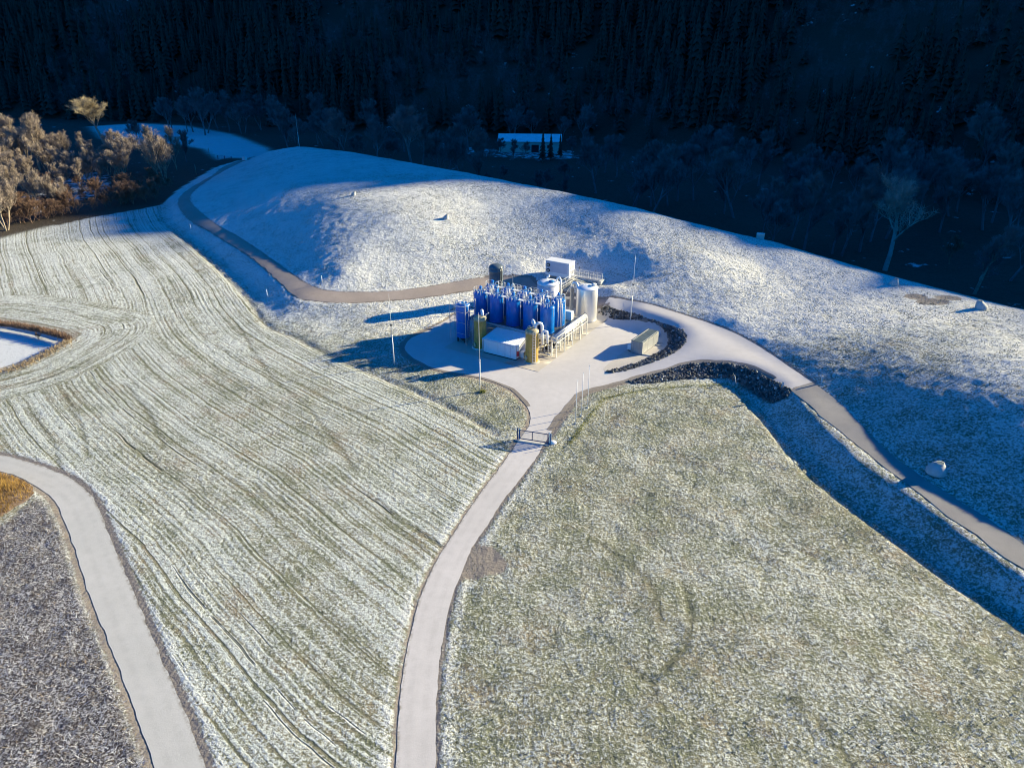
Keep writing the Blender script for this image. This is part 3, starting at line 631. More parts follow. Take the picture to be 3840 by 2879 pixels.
M['lid'] = paint('dark_roof_sheet', (.11, .14, .14), .45, .2, .2, 1.5)
M['precast'] = paint('precast_concrete', (.44, .44, .42), .85, 0, .10, 1.6, .02, dirt=(.32, .32, .31))
M['gate'] = paint('blue_gate_enamel', (.015, .05, .13), .4, .1)
M['gate_post'] = paint('blue_post_enamel', (.03, .14, .30), .35, .1)
M['wire'] = paint('dark_wire', (.07, .085, .09), .5, .4)
M['bark'] = paint('winter_bark', (.27, .22, .165), .9, 0, .3, 1.0)
M['twig'] = paint('bare_twigs', (.30, .245, .20), .9, 0, .3, .5)
M['twig_moss'] = paint('mistletoe_twigs', (.33, .27, .17), .9, 0, .3, .5)
M['twig_dark'] = paint('dull_twigs', (.16, .145, .15), .95, 0, .3, .3)
M['bush'] = paint('reddish_brush', (.20, .125, .085), .95, 0, .3, .5)
M['conifer'] = paint('spruce_needles', (.018, .028, .020), .95, 0, .35, .4)
M['snow_roof'] = paint('snowy_roof', (.72, .74, .78), .8, 0, .08, .5)
M['hall_wall'] = paint('cream_render', (.50, .50, .42), .8, 0, .06, .5)
M['glass'] = paint('dark_glass', (.02, .025, .03), .15)
M['stone'] = paint('rubble_stone', (.10, .10, .098), .9, 0, .55, 1.1, .03)
M['drystalk'] = paint('dry_stalks', (.33, .25, .15), .9, 0, .35, .8)
M['rime'] = paint('frosted_stalks', (.66, .67, .70), .85, 0, .2, .6)
M['earth'] = paint('brown_earth', (.14, .10, .08), .95, 0, .35, 1.2, .05)
M['mark'] = paint('green_mark', (.12, .35, .10), .5)

# ------------------------------------------------------------ the plant
def P0(x, y, z, name, label, cat, group=None, rz=0.0): return empty(name, PL(x, y, z), ROTP + rz, label, cat, group)
DZ = 3.0
# steel platform carrying the blue tanks
pf = P0(-18.7, 6.9, .075, 'steel_platform', 'raised galvanised steel platform carrying the two rows of blue tanks', 'platform')
LX, LY = 17.5, 11.0
d = MB(); d.box(0, 0, DZ - .14, LX, LY, DZ - .04); d.build('deck', M['deck'], pf)
b = MB()
for y in (0, LY): b.box(-.08, y - .08, DZ - .32, LX + .08, y + .08, DZ - .02)
for x in (0, LX): b.box(x - .08, .08, DZ - .32, x + .08, LY - .08, DZ - .02)
for x in np.arange(1.7, LX, 3.4): b.box(x - .05, .08, DZ - .30, x + .05, LY - .08, DZ - .141)
b.build('edge_beam', M['galv_white'], pf)
for x in np.linspace(.1, LX - .1, 6):
    for y in np.linspace(.1, LY - .1, 4):
        q = MB(); q.box(x - .09, y - .09, .02, x + .09, y + .09, DZ - .31); q.box(x - .18, y - .18, -.02, x + .18, y + .18, .03); q.build('leg', M['galv_white'], pf)
for y0, y1 in ((.1, 3.7), (3.7, 7.3), (7.3, 10.9)): MB().bar((LX - .1, y0, .4), (LX - .1, y1, DZ - .5), .07).build('brace', M['galv_white'], pf)
for x0, x1 in ((.1, 3.6), (7.0, 10.5), (13.9, 17.4)): MB().bar((x0, .1, .4), (x1, .1, DZ - .5), .07).build('brace', M['galv_white'], pf)
hr = MB()
for y in np.linspace(3.5, LY, 6): hr.bar((LX - .0, y, DZ - .02), (LX - .0, y, DZ + .25), .05)
hr.bar((LX, 3.0, DZ + .25), (LX, LY, DZ + .25), .06); hr.build('toe_rail', M['galv_white'], pf)
# pipe bridge along the right and front sides
pb = P0(-.55, 6.4, .075, 'pipe_bridge', 'pale pipe bridge on tall posts along the right side of the tank platform', 'pipe rack')
for y in (0, 3.0, 6.0, 9.0, 11.6):
    for x in (-.45, .45):
        q = MB(); q.box(x - .07, y - .07, 0, x + .07, y + .07, 3.5); q.build('post', M['galv_white'], pb)
q = MB()
for y in (0, 3.0, 6.0, 9.0, 11.6):
    for z in (2.75, 3.42): q.box(-.38, y - .05, z - .06, .38, y + .05, z + .05)
for z in (2.55, 3.56):
    for x in (-.45, .45): q.box(x - .04, .0, z - .05, x + .04, 11.6, z + .05)
for y in (0, 3.0, 6.0, 9.0): q.bar((.45, y + .1, 2.6), (.45, y + 2.8, 3.5), .05)
q.build('cross_beams', M['galv_white'], pb)
for k, (x, z, r) in enumerate(((-.24, 3.0, .13), (.02, 2.97, .10), (.25, 2.97, .10), (-.15, 3.66, .14), (.2, 3.62, .1))):
    MB().tube([(x, -.3, z), (x, 11.9, z)], r, 10).build('pipe', M['galv'] if k % 2 else M['steel'], pb)
pc = P0(-14.6, 6.35, .075, 'pipe_run', 'dull pipe run along the front edge of the tank platform behind the white shed', 'pipe rack')
for k, (y, z, r) in enumerate(((0, 3.35, .12), (.28, 3.35, .12), (.02, 2.9, .09), (.3, 2.9, .09))):
    MB().tube([(0, y, z), (13.3, y, z)], r, 10).build('pipe', M['galv'], pc)
for x in (.2, 3.4, 6.7, 10.0, 13.0):
    q = MB(); q.box(x - .06, -.18, 0, x + .06, -.06, 3.2); q.box(x - .05, -.2, 3.14, x + .05, .45, 3.22); q.box(x - .05, -.2, 2.72, x + .05, .45, 2.80); q.build('bracket', M['galv'], pc)
q = MB(); q.box(-.1, .46, 2.6, 13.4, .5, 2.68); q.box(0, -.3, 3.5, 13.3, -.26, 3.56); q.build('cover_strip', M['galv'], pc)

def tank_body(r, h, dome, n=32, base=0.0):
    m = MB(); pr = [(r * .985, base), (r, base + .03), (r, h)]
    for k in range(1, 8): a = k / 7 * math.pi / 2 * .985; pr.append((r * math.cos(a) ** .8, h + dome * math.sin(a)))
    return m.lathe(pr, n, flat=(0,))
def blue_tank(front):
    t = empty('blue_tank', (0, 0, 0))
    tank_body(1.24, 4.45, .42).build('shell', M['blue'], t)
    m = MB(); m.lathe([(1.25, 4.40), (1.30, 4.41), (1.30, 4.50), (1.25, 4.51)], 32, smooth=False); m.build('flange', M['blue_light'], t); m = MB(); m.lathe([(1.22, .0), (1.30, .0), (1.30, .12), (1.25, .13)], 32, smooth=False); m.build('base_ring', M['blue'], t)
    # agitator on the dome
    m = MB(); 
    for a in range(4):
        c, s = math.cos(a * math.pi / 2 + .6), math.sin(a * math.pi / 2 + .6); m.bar((.62 * c, .62 * s, 4.72), (.28 * c, .28 * s, 5.32), .07)
    m.lathe([(.34, 5.3), (.34, 5.36)], 14); m.build('mixer_frame', M['blue_light'], t)
    m = MB(); m.lathe([(.17, 5.36), (.2, 5.42), (.2, 5.72), (.13, 5.82)], 14); m.box(-.13, .14, 5.4, .13, .42, 5.62); m.build('mixer_motor', M['blue'], t)
    for x, y, h_ in ((.75, -.55, .28), (-.85, -.3, .22), (.1, -.95, .24), (-.4, .8, .3), (.9, .35, .2)):
        m = MB(); m.lathe([(.09, 4.55), (.09, 4.72 + h_), (.14, 4.73 + h_), (.14, 4.78 + h_), (.02, 4.79 + h_)], 12, (x, y)); m.build('nozzle', M['galv_white'] if h_ > .23 else M['blue_light'], t)
    m = MB(); m.tube([(.45, .4, 4.7), (.45, .4, 5.25), (.55, .48, 5.42), (.75, .66, 5.42), (.88, .75, 5.25), (.88, .75, 4.95)], .085, 8); m.build('vent_pipe', M['white_grp'], t)
    m = MB(); m.tube([(1.38, -.15, 3.0), (1.38, -.15, 4.75), (1.2, -.12, 4.9), (.95, -.1, 4.86)], .045, 6); m.box(1.3, -.19, 3.6, 1.42, -.11, 3.7); m.build('level_pipe', M['galv_white'], t)
    m = MB()
    for k in range(7):
        a0, a1 = 2.3 + k * .5, 2.3 + (k + 1) * .5
        m.bar((1.2 * math.cos(a0), 1.2 * math.sin(a0), 5.45), (1.2 * math.cos(a1), 1.2 * math.sin(a1), 5.45), .035); m.bar((1.2 * math.cos(a0), 1.2 * math.sin(a0), 4.5), (1.2 * math.cos(a0), 1.2 * math.sin(a0), 5.47), .035)
    m.build('guard_rail', M['galv_white'], t)
    return t
proto = blue_tank(True)
ordn = ['leftmost', 'second', 'middle', 'fourth', 'rightmost']
first = True
for row, y in (('front', 9.3), ('back', 13.2)):
    for k, a_ in enumerate((17.0, 13.65, 10.25, 6.85, 3.5)):
        lb = f'{ordn[k]} blue tank of the {row} row on the steel platform' if ordn[k] != 'second' and ordn[k] != 'fourth' else f'{ordn[k]} blue tank from the left in the {row} row on the platform'
        if first: o = proto; o.location = PL(-a_, y, DZ + .04); o.rotation_euler = (0, 0, ROTP); first = False
        else: o = dup(proto, PL(-a_, y, DZ + .04), ROTP + rng.uniform(-.25, .25))
        tag(o, lb, 'storage tank', 'blue tanks on the steel platform')
# landing plates between neighbouring tanks
sp = empty('landing_plate', (0, 0, 0))
MB().box(-.62, -.36, 4.72, .62, .36, 4.79).build('plate', M['white_grp'], sp)
m = MB(); m.tube([(-.1, -.2, .0), (-.1, -.2, 4.72)], .05, 6); m.tube([(.2, .25, .0), (.2, .25, 4.72)], .05, 6); m.build('leg', M['galv_white'], sp)
m = MB()
for x in (-.6, 0, .6): m.bar((x, .36, 4.72), (x, .36, 5.75), .04)
m.bar((-.6, .36, 5.75), (.6, .36, 5.75), .045); m.bar((-.6, .36, 5.25), (.6, .36, 5.25), .035); m.build('handrail', M['galv_white'], sp)
first = True
for row, y in (('front', 9.3), ('back', 13.2)):
    for k, a_ in enumerate((15.3, 11.95, 8.55, 5.2)):
        lb = f'white landing plate between the {["first and second","second and third","third and fourth","fourth and fifth"][k]} blue tank of the {row} row'
        if first: o = sp; o.location = PL(-a_, y, DZ + .0); o.rotation_euler = (0, 0, ROTP); first = False
        else: o = dup(sp, PL(-a_, y, DZ + .0), ROTP)
        tag(o, lb, 'walkway', 'white landing plates between blue tanks')
# riser pipes between the two rows
rp = empty('riser_pipes', (0, 0, 0))
for dx, dy, hgt in ((-.5, 0, 5.2), (-.15, .25, 5.7), (.3, -.1, 5.0), (.75, .2, 5.5)):
    MB().tube([(dx, dy, 0), (dx, dy, hgt)], .05, 6).build('pipe', M['galv_white'], rp)
MB().tube([(-.45, -.3, 3.4), (-.45, -.3, 5.6), (-.38, -.3, 5.78), (-.05, -.3, 5.78), (.02, -.3, 5.6), (.02, -.3, 4.5)], .09, 8).build('pipe_bend', M['white_grp'], rp)
m = MB()
for z in (4.2, 4.7, 5.15): m.bar((-.6, .1, z), (.85, .1, z), .04)
m.build('pipe_clamp', M['galv_white'], rp)
first = True
for k, a_ in enumerate((15.4, 12.0, 8.6, 5.2, 1.9)):
    lb = f'thin pale riser pipes between the tank rows, {["first","second","third","fourth","last"][k]} set from the left'
    if first: o = rp; o.location = PL(-a_, 11.1, DZ - .04); o.rotation_euler = (0, 0, ROTP); first = False
    else: o = dup(rp, PL(-a_, 11.1, DZ - .04), ROTP)
    tag(o, lb, 'pipes', 'riser pipes between the tank rows')
# pumps and dark plant under the deck
pm = empty('pump_skid', (0, 0, 0))
MB().box(-.8, -.45, 0, .8, .45, .15).build('base_frame', M['galv'], pm)
m = MB(); m.tube([(-.65, 0, .5), (.1, 0, .5)], .28, 14); m.box(-.5, -.2, .15, -.1, .2, .3); m.build('motor', M['dark'], pm)
m = MB(); m.tube([(.15, 0, .5), (.55, 0, .5)], .32, 14); m.tube([(.4, 0, .7), (.4, 0, 1.35), (.6, 0, 1.55), (1.1, 0, 1.55)], .1, 8); m.build('pump_head', M['galv'], pm)
first = True
for k, (x, y) in enumerate(((-2.6, 8.3), (-2.4, 10.6), (-2.7, 13.0), (-5.6, 8.0), (-3.0, 15.4))):
    lb = ['dark pump under the front right corner of the platform', 'second pump under the right edge of the platform', 'middle pump under the right edge of the platform', 'pump under the platform nearest the white shed', 'rearmost pump under the right edge of the platform'][k]
    if first: o = pm; o.location = PL(x, y, .08); o.rotation_euler = (0, 0, ROTP + .1); first = False
    else: o = dup(pm, PL(x, y, .08), ROTP + [.1, 1.2, .3, .8, .2][k])
    tag(o, lb, 'pump', 'pumps under the steel platform')
vd = P0(-2.0, 6.1, .075, 'valve_manifold', 'grey valves and pipes by the front right corner of the platform', 'pipes')
m = MB()
for k in range(4): m.tube([(-1.6 + k * .7, 0, .3), (-1.6 + k * .7, 0, 1.6 + .2 * (k % 2)), (-1.6 + k * .7, .6, 1.9)], .08, 8); m.lathe([(.16, 1.0), (.16, 1.06)], 10, (-1.6 + k * .7, 0))
m.tube([(-2.0, 0, .35), (1.0, 0, .35)], .12, 8); m.build('valves', M['galv'], vd)
# solitary blue tank in its scaffold cage
lb_ = P0(-17.5, 4.4, .075, 'caged_blue_tank', 'blue tank standing on the ground in a scaffold cage at the left corner', 'storage tank')
tank_body(1.2, 6.75, .35, base=.9).build('shell', M['blue'], lb_)
m = MB()
for a in range(4): c, s = math.cos(a * math.pi / 2 + .78), math.sin(a * math.pi / 2 + .78); m.box(c * 1.0 - .1, s * 1.0 - .1, 0, c * 1.0 + .1, s * 1.0 + .1, 1.0)
m.lathe([(.35, .15), (1.0, .9)], 20); m.build('leg_frame', M['dark'], lb_)
m = MB(); m.lathe([(1.21, 6.7), (1.27, 6.71), (1.27, 6.82), (1.21, 6.83)], 32, smooth=False)
for x, y, h_ in ((.6, -.4, .3), (-.2, .5, .35), (.1, -.8, .2)): m.lathe([(.1, 6.8), (.1, 7.05 + h_), (.16, 7.06 + h_), (.16, 7.12 + h_)], 12, (x, y))
m.build('top_fittings', M['white_grp'], lb_)
m = MB(); m.tube([(-.9, -.75, 4.2), (-.9, -.75, 7.3), (-.7, -.6, 7.45), (-.3, -.2, 7.35)], .07, 8); m.tube([(1.35, -.3, 4.2), (1.35, -.3, 7.0), (1.1, -.2, 7.2)], .05, 6); m.build('vent_pipe', M['white_grp'], lb_)
sc = P0(-17.5, 4.4, .075, 'scaffold_cage', 'galvanised scaffold cage with ladders round the solitary blue tank', 'scaffold')
for x in (-1.65, 1.6):
    for y in (-1.6, 1.6):
        MB().box(x - .05, y - .05, 0, x + .05, y + .05, 8.1 if x < 0 else 7.6).build('post', M['galv'], sc)
m = MB()
for z in (2.0, 4.0, 5.9, 7.0, 7.55):
    m.bar((-1.65, -1.6, z), (-1.65, 1.6, z), .05)
    for y in (-1.6, 1.6): m.bar((-1.65, y, z), (1.6, y, z), .05)
for z in (5.9, 7.55): m.bar((1.6, -1.6, z), (1.6, 1.6, z), .05)
m.bar((-1.65, -1.6, 2.0), (-1.65, 1.6, 4.0), .04); m.bar((-1.65, 1.6, 4.0), (-1.65, -1.6, 5.9), .04); m.build('crossbars', M['galv'], sc)
for x, y, z0, z1 in ((-1.72, 0, .2, 7.9), (1.85, -1.1, .2, 4.6)):
    m = MB()
    for s_ in (-.22, .22): m.bar((x, y + s_, z0), (x, y + s_, z1), .04)
    for z in np.arange(z0 + .2, z1, .3): m.bar((x, y - .22, z), (x, y + .22, z), .03)
    m.build('ladder', M['galv'], sc)
m = MB(); m.box(-1.6, -1.55, 5.86, -1.25, 1.55, 5.94); m.box(-1.25, 1.25, 5.86, 1.55, 1.55, 5.94); m.build('platform_boards', M['deck'], sc)
# second cage between this tank and the platform: stair tower
st = P0(-15.0, 4.6, .075, 'ladder_tower', 'slim galvanised ladder tower between the caged blue tank and the left yellow tank', 'ladder')
for x in (-.45, .45):
    for y in (-.45, .45): MB().box(x - .035, y - .035, 0, x + .035, y + .035, 4.8).build('post', M['galv'], st)
m = MB()
for z in np.arange(.5, 4.9, .55):
    m.bar((-.45, -.45, z), (.45, -.45, z), .035); m.bar((-.45, .45, z), (.45, .45, z), .035); m.bar((-.45, -.45, z), (-.45, .45, z), .035); m.bar((.45, -.45, z), (.45, .45, z), .035)
m.build('rungs', M['galv'], st)
# yellow tanks
def yellow(x, y, h, lab, ladder):
    t = P0(x, y, .075, 'yellow_tank', lab, 'storage tank', 'yellow fibreglass tanks')
    MB().lathe([(1.3, 0), (1.3, .14), (1.12, .16)], 28, smooth=False).build('base_ring', M['precast'], t)
    m = MB(); pr = [(1.07, .14)] + [(1.07 + .015 * (k % 2), .15 + k * (h - .15) / 14) for k in range(15)]; m.lathe(pr, 28); m.build('shell', M['yellow'], t)
    m = MB(); m.lathe([(1.1, h - .35), (1.13, h - .2), (1.12, h - .02), (1.0, h + .18), (.7, h + .33), (.3, h + .42), (.02, h + .44)], 28); m.build('dome', M['yellow_rim'], t)
    m = MB(); a = -2.0; m.tube([(1.0 * math.cos(a), 1.0 * math.sin(a), .95), (1.2 * math.cos(a), 1.2 * math.sin(a), .95)], .33, 16); m.tube([(1.18 * math.cos(a), 1.18 * math.sin(a), .95), (1.24 * math.cos(a), 1.24 * math.sin(a), .95)], .4, 16); m.build('manhole', M['yellow_rim'], t)
    if ladder:
        m = MB(); a = -.75; c, s = math.cos(a), math.sin(a)
        for k in (-.24, .24): m.bar((1.22 * c - k * s, 1.22 * s + k * c, .3), (1.22 * c - k * s, 1.22 * s + k * c, h + .1), .05)
        for z in np.arange(.4, h, .28): m.bar((1.22 * c + .24 * s, 1.22 * s - .24 * c, z), (1.22 * c - .24 * s, 1.22 * s + .24 * c, z), .05)
        m.build('ladder', M['galv_white'], t)
        m = MB(); m.tube([(.45, .35, h + .1), (.45, .35, h + .75), (.55, .5, h + 1.05), (.8, .8, h + 1.15), (1.05, 1.1, h + 1.0), (1.15, 1.25, h + .6), (1.2, 1.3, 2.8)], .25, 12); m.build('duct', M['white_grp'], t)
        m = MB(); m.tube([(-.1, .75, h), (-.1, .8, h + .8), (-.25, .95, h + 1.15), (-.6, 1.3, h + 1.15), (-.75, 1.5, h + .6)], .24, 12); m.build('duct', M['white_grp'], t)
        m = MB(); m.tube([(1.15, .75, h - 1.2), (1.45, .8, h - .35), (1.75, 1.0, h - .1), (2.05, 1.3, h - .25), (2.1, 1.4, 3.2)], .22, 12); m.build('duct', M['white_grp'], t)
        MB().lathe([(.3, h + .2), (.3, h + .6), (.36, h + .62), (.36, h + .7), (.05, h + .74)], 16, (-.25, -.45)).build('hatch', M['yellow_rim'], t)
    else:
        m = MB(); m.tube([(.25, .35, h + .2), (.25, .4, h + .7), (.1, .55, h + 1.0), (-.1, .8, h + 1.0), (-.2, 1.0, h + .65)], .27, 12); m.build('duct', M['white_grp'], t)
        m = MB(); m.tube([(.75, .6, h - .1), (.8, .65, h + .55), (1.25, .9, h + .85)], .07, 8); m.build('vent_pipe', M['white_grp'], t)
        m = MB(); m.tube([(-1.25, -.5, .3), (-1.0, -1.0, .3), (-.3, -1.35, .3), (.7, -1.2, .3), (1.2, -.7, .35), (1.3, -.6, .9)], .12, 8); m.build('drain_pipe', M['galv_white'], t)
    return t
yellow(-13.1, 3.1, 5.6, 'shaded yellow fibreglass tank left of the white shed', False)
yellow(-2.9, 3.0, 5.5, 'sunlit yellow fibreglass tank with ladder right of the white shed', True)
# white shed
sh = P0(-11.6, 1.75, .075, 'white_shed', 'white shed with a single-pitch ribbed roof in front of the blue tanks', 'shed')
SX, SY = 6.4, 5.3
m = MB(); m.raw([(0,0,.22),(SX,0,.22),(SX,SY,.22),(0,SY,.22),(0,0,2.72),(SX,0,2.72),(SX,SY,3.18),(0,SY,3.18)], [(0,1,5,4),(1,2,6,5),(2,3,7,6),(3,0,4,7),(3,2,1,0)])
m.build('wall', M['white'], sh)
MB().box(.08, .08, -.02, SX - .08, SY - .08, .22).build('plinth', M['dark'], sh)
m = MB(); xs = []; N = 44
for k in range(N + 1):
    x = -.12 + (SX + .24) * k / N; xs.append((x, .05 if k % 2 else 0))
def roofz(y): return 2.74 + (y) * (3.18 - 2.72) / SY
vs = [(x, y, roofz(y) + dz) for (x, dz) in xs for y in (-.15, SY + .12)]; vs += [(x, y, roofz(y) - .05) for (x, dz) in xs for y in (-.15, SY + .12)]
fs = []; o2 = 2 * (N + 1)
for k in range(N): fs += [(2*k, 2*k+2, 2*k+3, 2*k+1), (o2+2*k, o2+2*k+1, o2+2*k+3, o2+2*k+2), (2*k, o2+2*k, o2+2*k+2, 2*k+2), (2*k+1, 2*k+3, o2+2*k+3, o2+2*k+1)]
fs += [(0, 1, o2 + 1, o2), (2*N, o2+2*N, o2+2*N+1, 2*N+1)]
m.raw(vs, fs); m.build('roof', M['white_grp'], sh)
m = MB(); m.box(-.13, -.27, 2.58, SX + .13, -.16, 2.68); m.build('gutter', M['lilac'], sh)
m = MB(); m.tube([(-.08, -.2, 2.6), (-.08, -.12, 2.45), (-.08, -.1, .1)], .05, 8); m.build('downpipe', M['white_grp'], sh)
m = MB(); m.box(4.3, -.03, .3, 5.3, -.002, 2.35); dr = m.build('door', M['white'], sh)
m = MB(); m.box(4.24, -.045, .28, 4.3, .0, 2.41); m.box(5.3, -.045, .28, 5.36, .0, 2.41); m.box(4.3, -.045, 2.35, 5.3, .0, 2.41); m.box(5.15, -.06, 1.25, 5.22, -.031, 1.38); m.build('door_frame', M['lilac'], sh)
m = MB(); m.raw([(5.62,-.012,2.25),(5.82,-.012,2.38),(6.0,-.012,2.25),(5.82,-.012,2.30)], [(0,1,2,3)]); m.raw([(5.68,-.012,2.14),(5.96,-.012,2.14),(5.96,-.012,2.18),(5.68,-.012,2.18)], [(0,1,2,3)]); m.build('emblem', M['mark'], sh)
for z in (1.35,):
    MB().tube([(SX + .06, .25, 1.15), (SX + .06, .25, 1.25), (SX + .06, .25, 1.3)], .05, 8).build('bracket', M['galv'], sh)
m = MB(); m.box(SX + .003, .75, 1.2, SX + .03, 1.35, 2.5); m.build('wall_panel', M['white_grp'], sh)
m = MB(); m.tube([(SX + .2, .35, 1.7), (SX + .2, .35, 2.8)], .2, 14); m.build('insulated_pipe', M['white_grp'], sh)
ac = P0(-11.6 + SX + .55, 3.3, .075, 'air_conditioner', 'pale air-conditioning unit and pipes against the right wall of the shed', 'cooling unit')
MB().box(-.35, -.5, .3, .3, .9, 1.3).build('casing', M['white_grp'], ac)
m = MB()
for z in np.arange(.38, 1.3, .12): m.box(.3, -.45, z, .33, .85, z + .04)
m.build('grille', M['dark'], ac); m = MB(); m.box(-.3, -.45, 0, .25, -.35, .3); m.box(-.3, .75, 0, .25, .85, .3); m.build('feet', M['galv'], ac)
fe = P0(-11.6 + SX + .14, 2.1, .85, 'fire_extinguisher', 'red fire extinguisher case at the right front corner of the shed', 'fire extinguisher')
m = MB(); m.lathe([(.17, 0), (.2, .08), (.2, .8), (.15, .95), (.06, 1.02)], 16); m.build('bottle', M['red'], fe)
m = MB(); m.lathe([(.05, 1.0), (.05, 1.12)], 8); m.box(-.1, -.02, 1.1, .1, .02, 1.15); m.build('valve', M['dark'], fe)
# stainless tank
stt = P0(-3.55, 24.9, .075, 'steel_tank', 'large bright stainless steel tank at the right rear of the plant', 'storage tank')
m = MB(); pr = [(2.0, .12)] + [(2.0, z) for z in np.linspace(.2, 6.2, 5)] + [(1.97, 6.3)]; m.lathe(pr, 48); m.build('shell', M['steel'], stt)
m = MB(); m.lathe([(2.03, 6.25), (2.04, 6.34), (1.9, 6.42), (1.2, 6.62), (.4, 6.78), (.02, 6.8)], 48); m.build('roof', M['white_grp'], stt)
m = MB(); m.lathe([(2.12, 0), (2.12, .1), (2.0, .13)], 48, smooth=False); m.build('base_ring', M['galv'], stt)
m = MB(); m.lathe([(.42, 6.6), (.42, 6.92), (.5, 6.93), (.5, 7.0), (.05, 7.02)], 20, (1.1, .5)); m.lathe([(.12, 6.7), (.12, 7.0)], 10, (-.6, -.5)); m.build('hatch', M['white_grp'], stt)
m = MB(); m.tube([(.6, -1.85, 1.7), (.68, -2.12, 1.7)], .2, 14); m.tube([(.68, -2.1, 1.7), (.7, -2.18, 1.7)], .27, 14); m.build('manhole', M['galv'], stt)
ex = P0(-6.35, 24.3, .075, 'exhaust_column', 'slim grey column with a curled duct on top left of the stainless tank', 'column')
MB().lathe([(.42, 0), (.38, .1), (.38, 5.9), (.45, 5.92), (.45, 6.0)], 18).build('column', M['galv'], ex)
m = MB(); m.tube([(0, 0, 5.9)] + [(.55 - .55 * math.cos(a), 0, 6.35 + .62 * math.sin(a)) for a in np.linspace(0, math.pi, 8)] + [(1.15, 0, 6.2)], .26, 12); m.build('duct', M['steel'], ex)
cb = P0(-3.0, 16.3, DZ + .05, 'control_cabinet', 'small white control cabinet on the right rear corner of the platform', 'cabinet')
MB().box(-.8, -.4, 0, .8, .4, 1.6).build('casing', M['white_grp'], cb); m = MB(); m.box(-.75, -.42, .1, -.02, -.401, 1.5); m.box(.02, -.42, .1, .75, -.401, 1.5); m.build('door', M['lilac'], cb)
# white round tank with a gantry
wt = P0(-10.7, 22.9, .075, 'white_tank', 'round white-topped tank behind the blue tanks below the white container', 'storage tank')
m = MB(); m.lathe([(2.05, .0), (2.05, 6.5)], 44); m.build('shell', M['lilac'], wt)
m = MB(); m.lathe([(2.12, 6.4), (2.14, 6.55), (1.9, 6.72), (1.2, 6.92), (.4, 7.02), (.02, 7.04)], 44); m.build('roof', M['white_grp'], wt)
m = MB(); m.lathe([(.45, 6.85), (.45, 7.1), (.52, 7.12), (.52, 7.2), (.05, 7.22)], 18, (.9, -.4)); m.build('hatch', M['blue_light'], wt)
m = MB(); m.tube([(1.3, .9, 6.6), (1.35, .95, 7.2), (1.6, .95, 7.6), (1.9, .95, 7.55), (2.15, .95, 7.1), (2.2, .95, 3.5)], .17, 10); m.build('duct', M['white_grp'], wt)
m = MB(); m.tube([(-.8, 1.0, 6.8), (-.8, 1.1, 7.3), (-.4, 1.2, 7.45)], .2, 10); m.build('vent_pipe', M['white_grp'], wt)
gt = P0(-16.5, 19.4, .075, 'service_gantry', 'brown-railed service gantry in front of the round white tank', 'gantry')
for x in np.linspace(0, 7.6, 5):
    for y in (0, 1.1): MB().box(x - .06, y - .06, 0, x + .06, y + .06, 5.6).build('post', M['galv'], gt)
m = MB(); m.box(-.1, -.1, 4.4, 7.7, 1.2, 4.48); m.build('deck', M['deck'], gt)
m = MB(); m.bar((-.1, -.06, 5.62), (7.7, -.06, 5.62), .09); m.bar((-.1, 1.16, 5.62), (7.7, 1.16, 5.62), .07); m.build('top_rail', M['rustrail'], gt)
m = MB()
for x in np.arange(.3, 7.6, .32): m.bar((x, -.06, 4.5), (x, -.06, 5.6), .025)
m.bar((0, -.06, 5.0), (7.6, -.06, 5.0), .04); m.build('balusters', M['galv_white'], gt)
# dark tank behind
bt = P0(-21.7, 21.9, .1, 'dark_tank', 'tall dark green plastic tank at the left rear of the plant', 'storage tank')
m = MB(); pr = [(1.33, 0)]
for k in range(12): pr += [(1.33, .1 + k * .65), (1.37, .16 + k * .65), (1.37, .26 + k * .65), (1.33, .32 + k * .65)] if k % 3 == 2 else [(1.33, .1 + k * .65)]
m.lathe(pr + [(1.33, 8.0)], 32); m.build('shell', M['black'], bt)
m = MB(); m.lathe([(1.38, 7.95), (1.38, 8.08), (1.2, 8.35), (.8, 8.55), (.3, 8.64), (.02, 8.65)], 32); m.build('dome', M['black'], bt)
m = MB()
for y in (-.25, .25): m.bar((-1.5, y, 0), (-1.5, y, 4.6), .05)
for z in np.arange(.3, 4.6, .3): m.bar((-1.5, -.25, z), (-1.5, .25, z), .035)
m.build('ladder', M['galv'], bt)
m = MB(); m.tube([(1.45, -.3, 0), (1.45, -.3, 8.0), (1.1, -.2, 8.3)], .09, 8); m.build('vent_pipe', M['dark'], bt)
# container house, walkway, foot bridge
chz = 3.15
ch = P0(-18.7, 36.6, chz, 'plant_container', 'white plant container with two round fans raised above the rear terrace', 'container')
CX, CY, CH = 5.5, 2.55, 3.0
m = MB(); m.box(0, 0, 0, CX, CY, CH); m.build('body', M['lilac'], ch)
m = MB(); m.box(-.05, -.06, CH, CX + .06, CY + .06, CH + .1); m.build('roof', M['white_grp'], ch)
m = MB(); m.box(1.15, -.03, .8, CX - .3, -.002, CH - .12); m.build('side_panel', M['lilac'], ch)
for z in (1.0, 2.15):
    m = MB(); m.tube([(.65, -.1, z), (.65, .0, z)], .4, 18); fan = m.build('fan', M['dark'], ch)
    m = MB(); m.tube([(.65, -.2, z), (.65, -.1, z)], .2, 12); m.build('hub', M['galv'], fan)
for y in (.45, 1.5):
    for z in (.7, 1.7): m = MB(); m.box(CX + .002, y, z, CX + .03, y + .6, z + .7); m.build('louvre', M['galv'], ch)
m = MB(); m.box(CX - .35, -.05, .0, CX - .02, -.03, CH - .1); m.box(0, -.04, -.02, CX, -.031, .75); m.build('trim', M['white_grp'], ch)
m = MB(); z0 = -chz + 2.2
for x in (.3, 2.7, CX - .3):
    for y in (.3, CY - .3): m.box(x - .2, y - .2, z0, x + .2, y + .2, -.0)
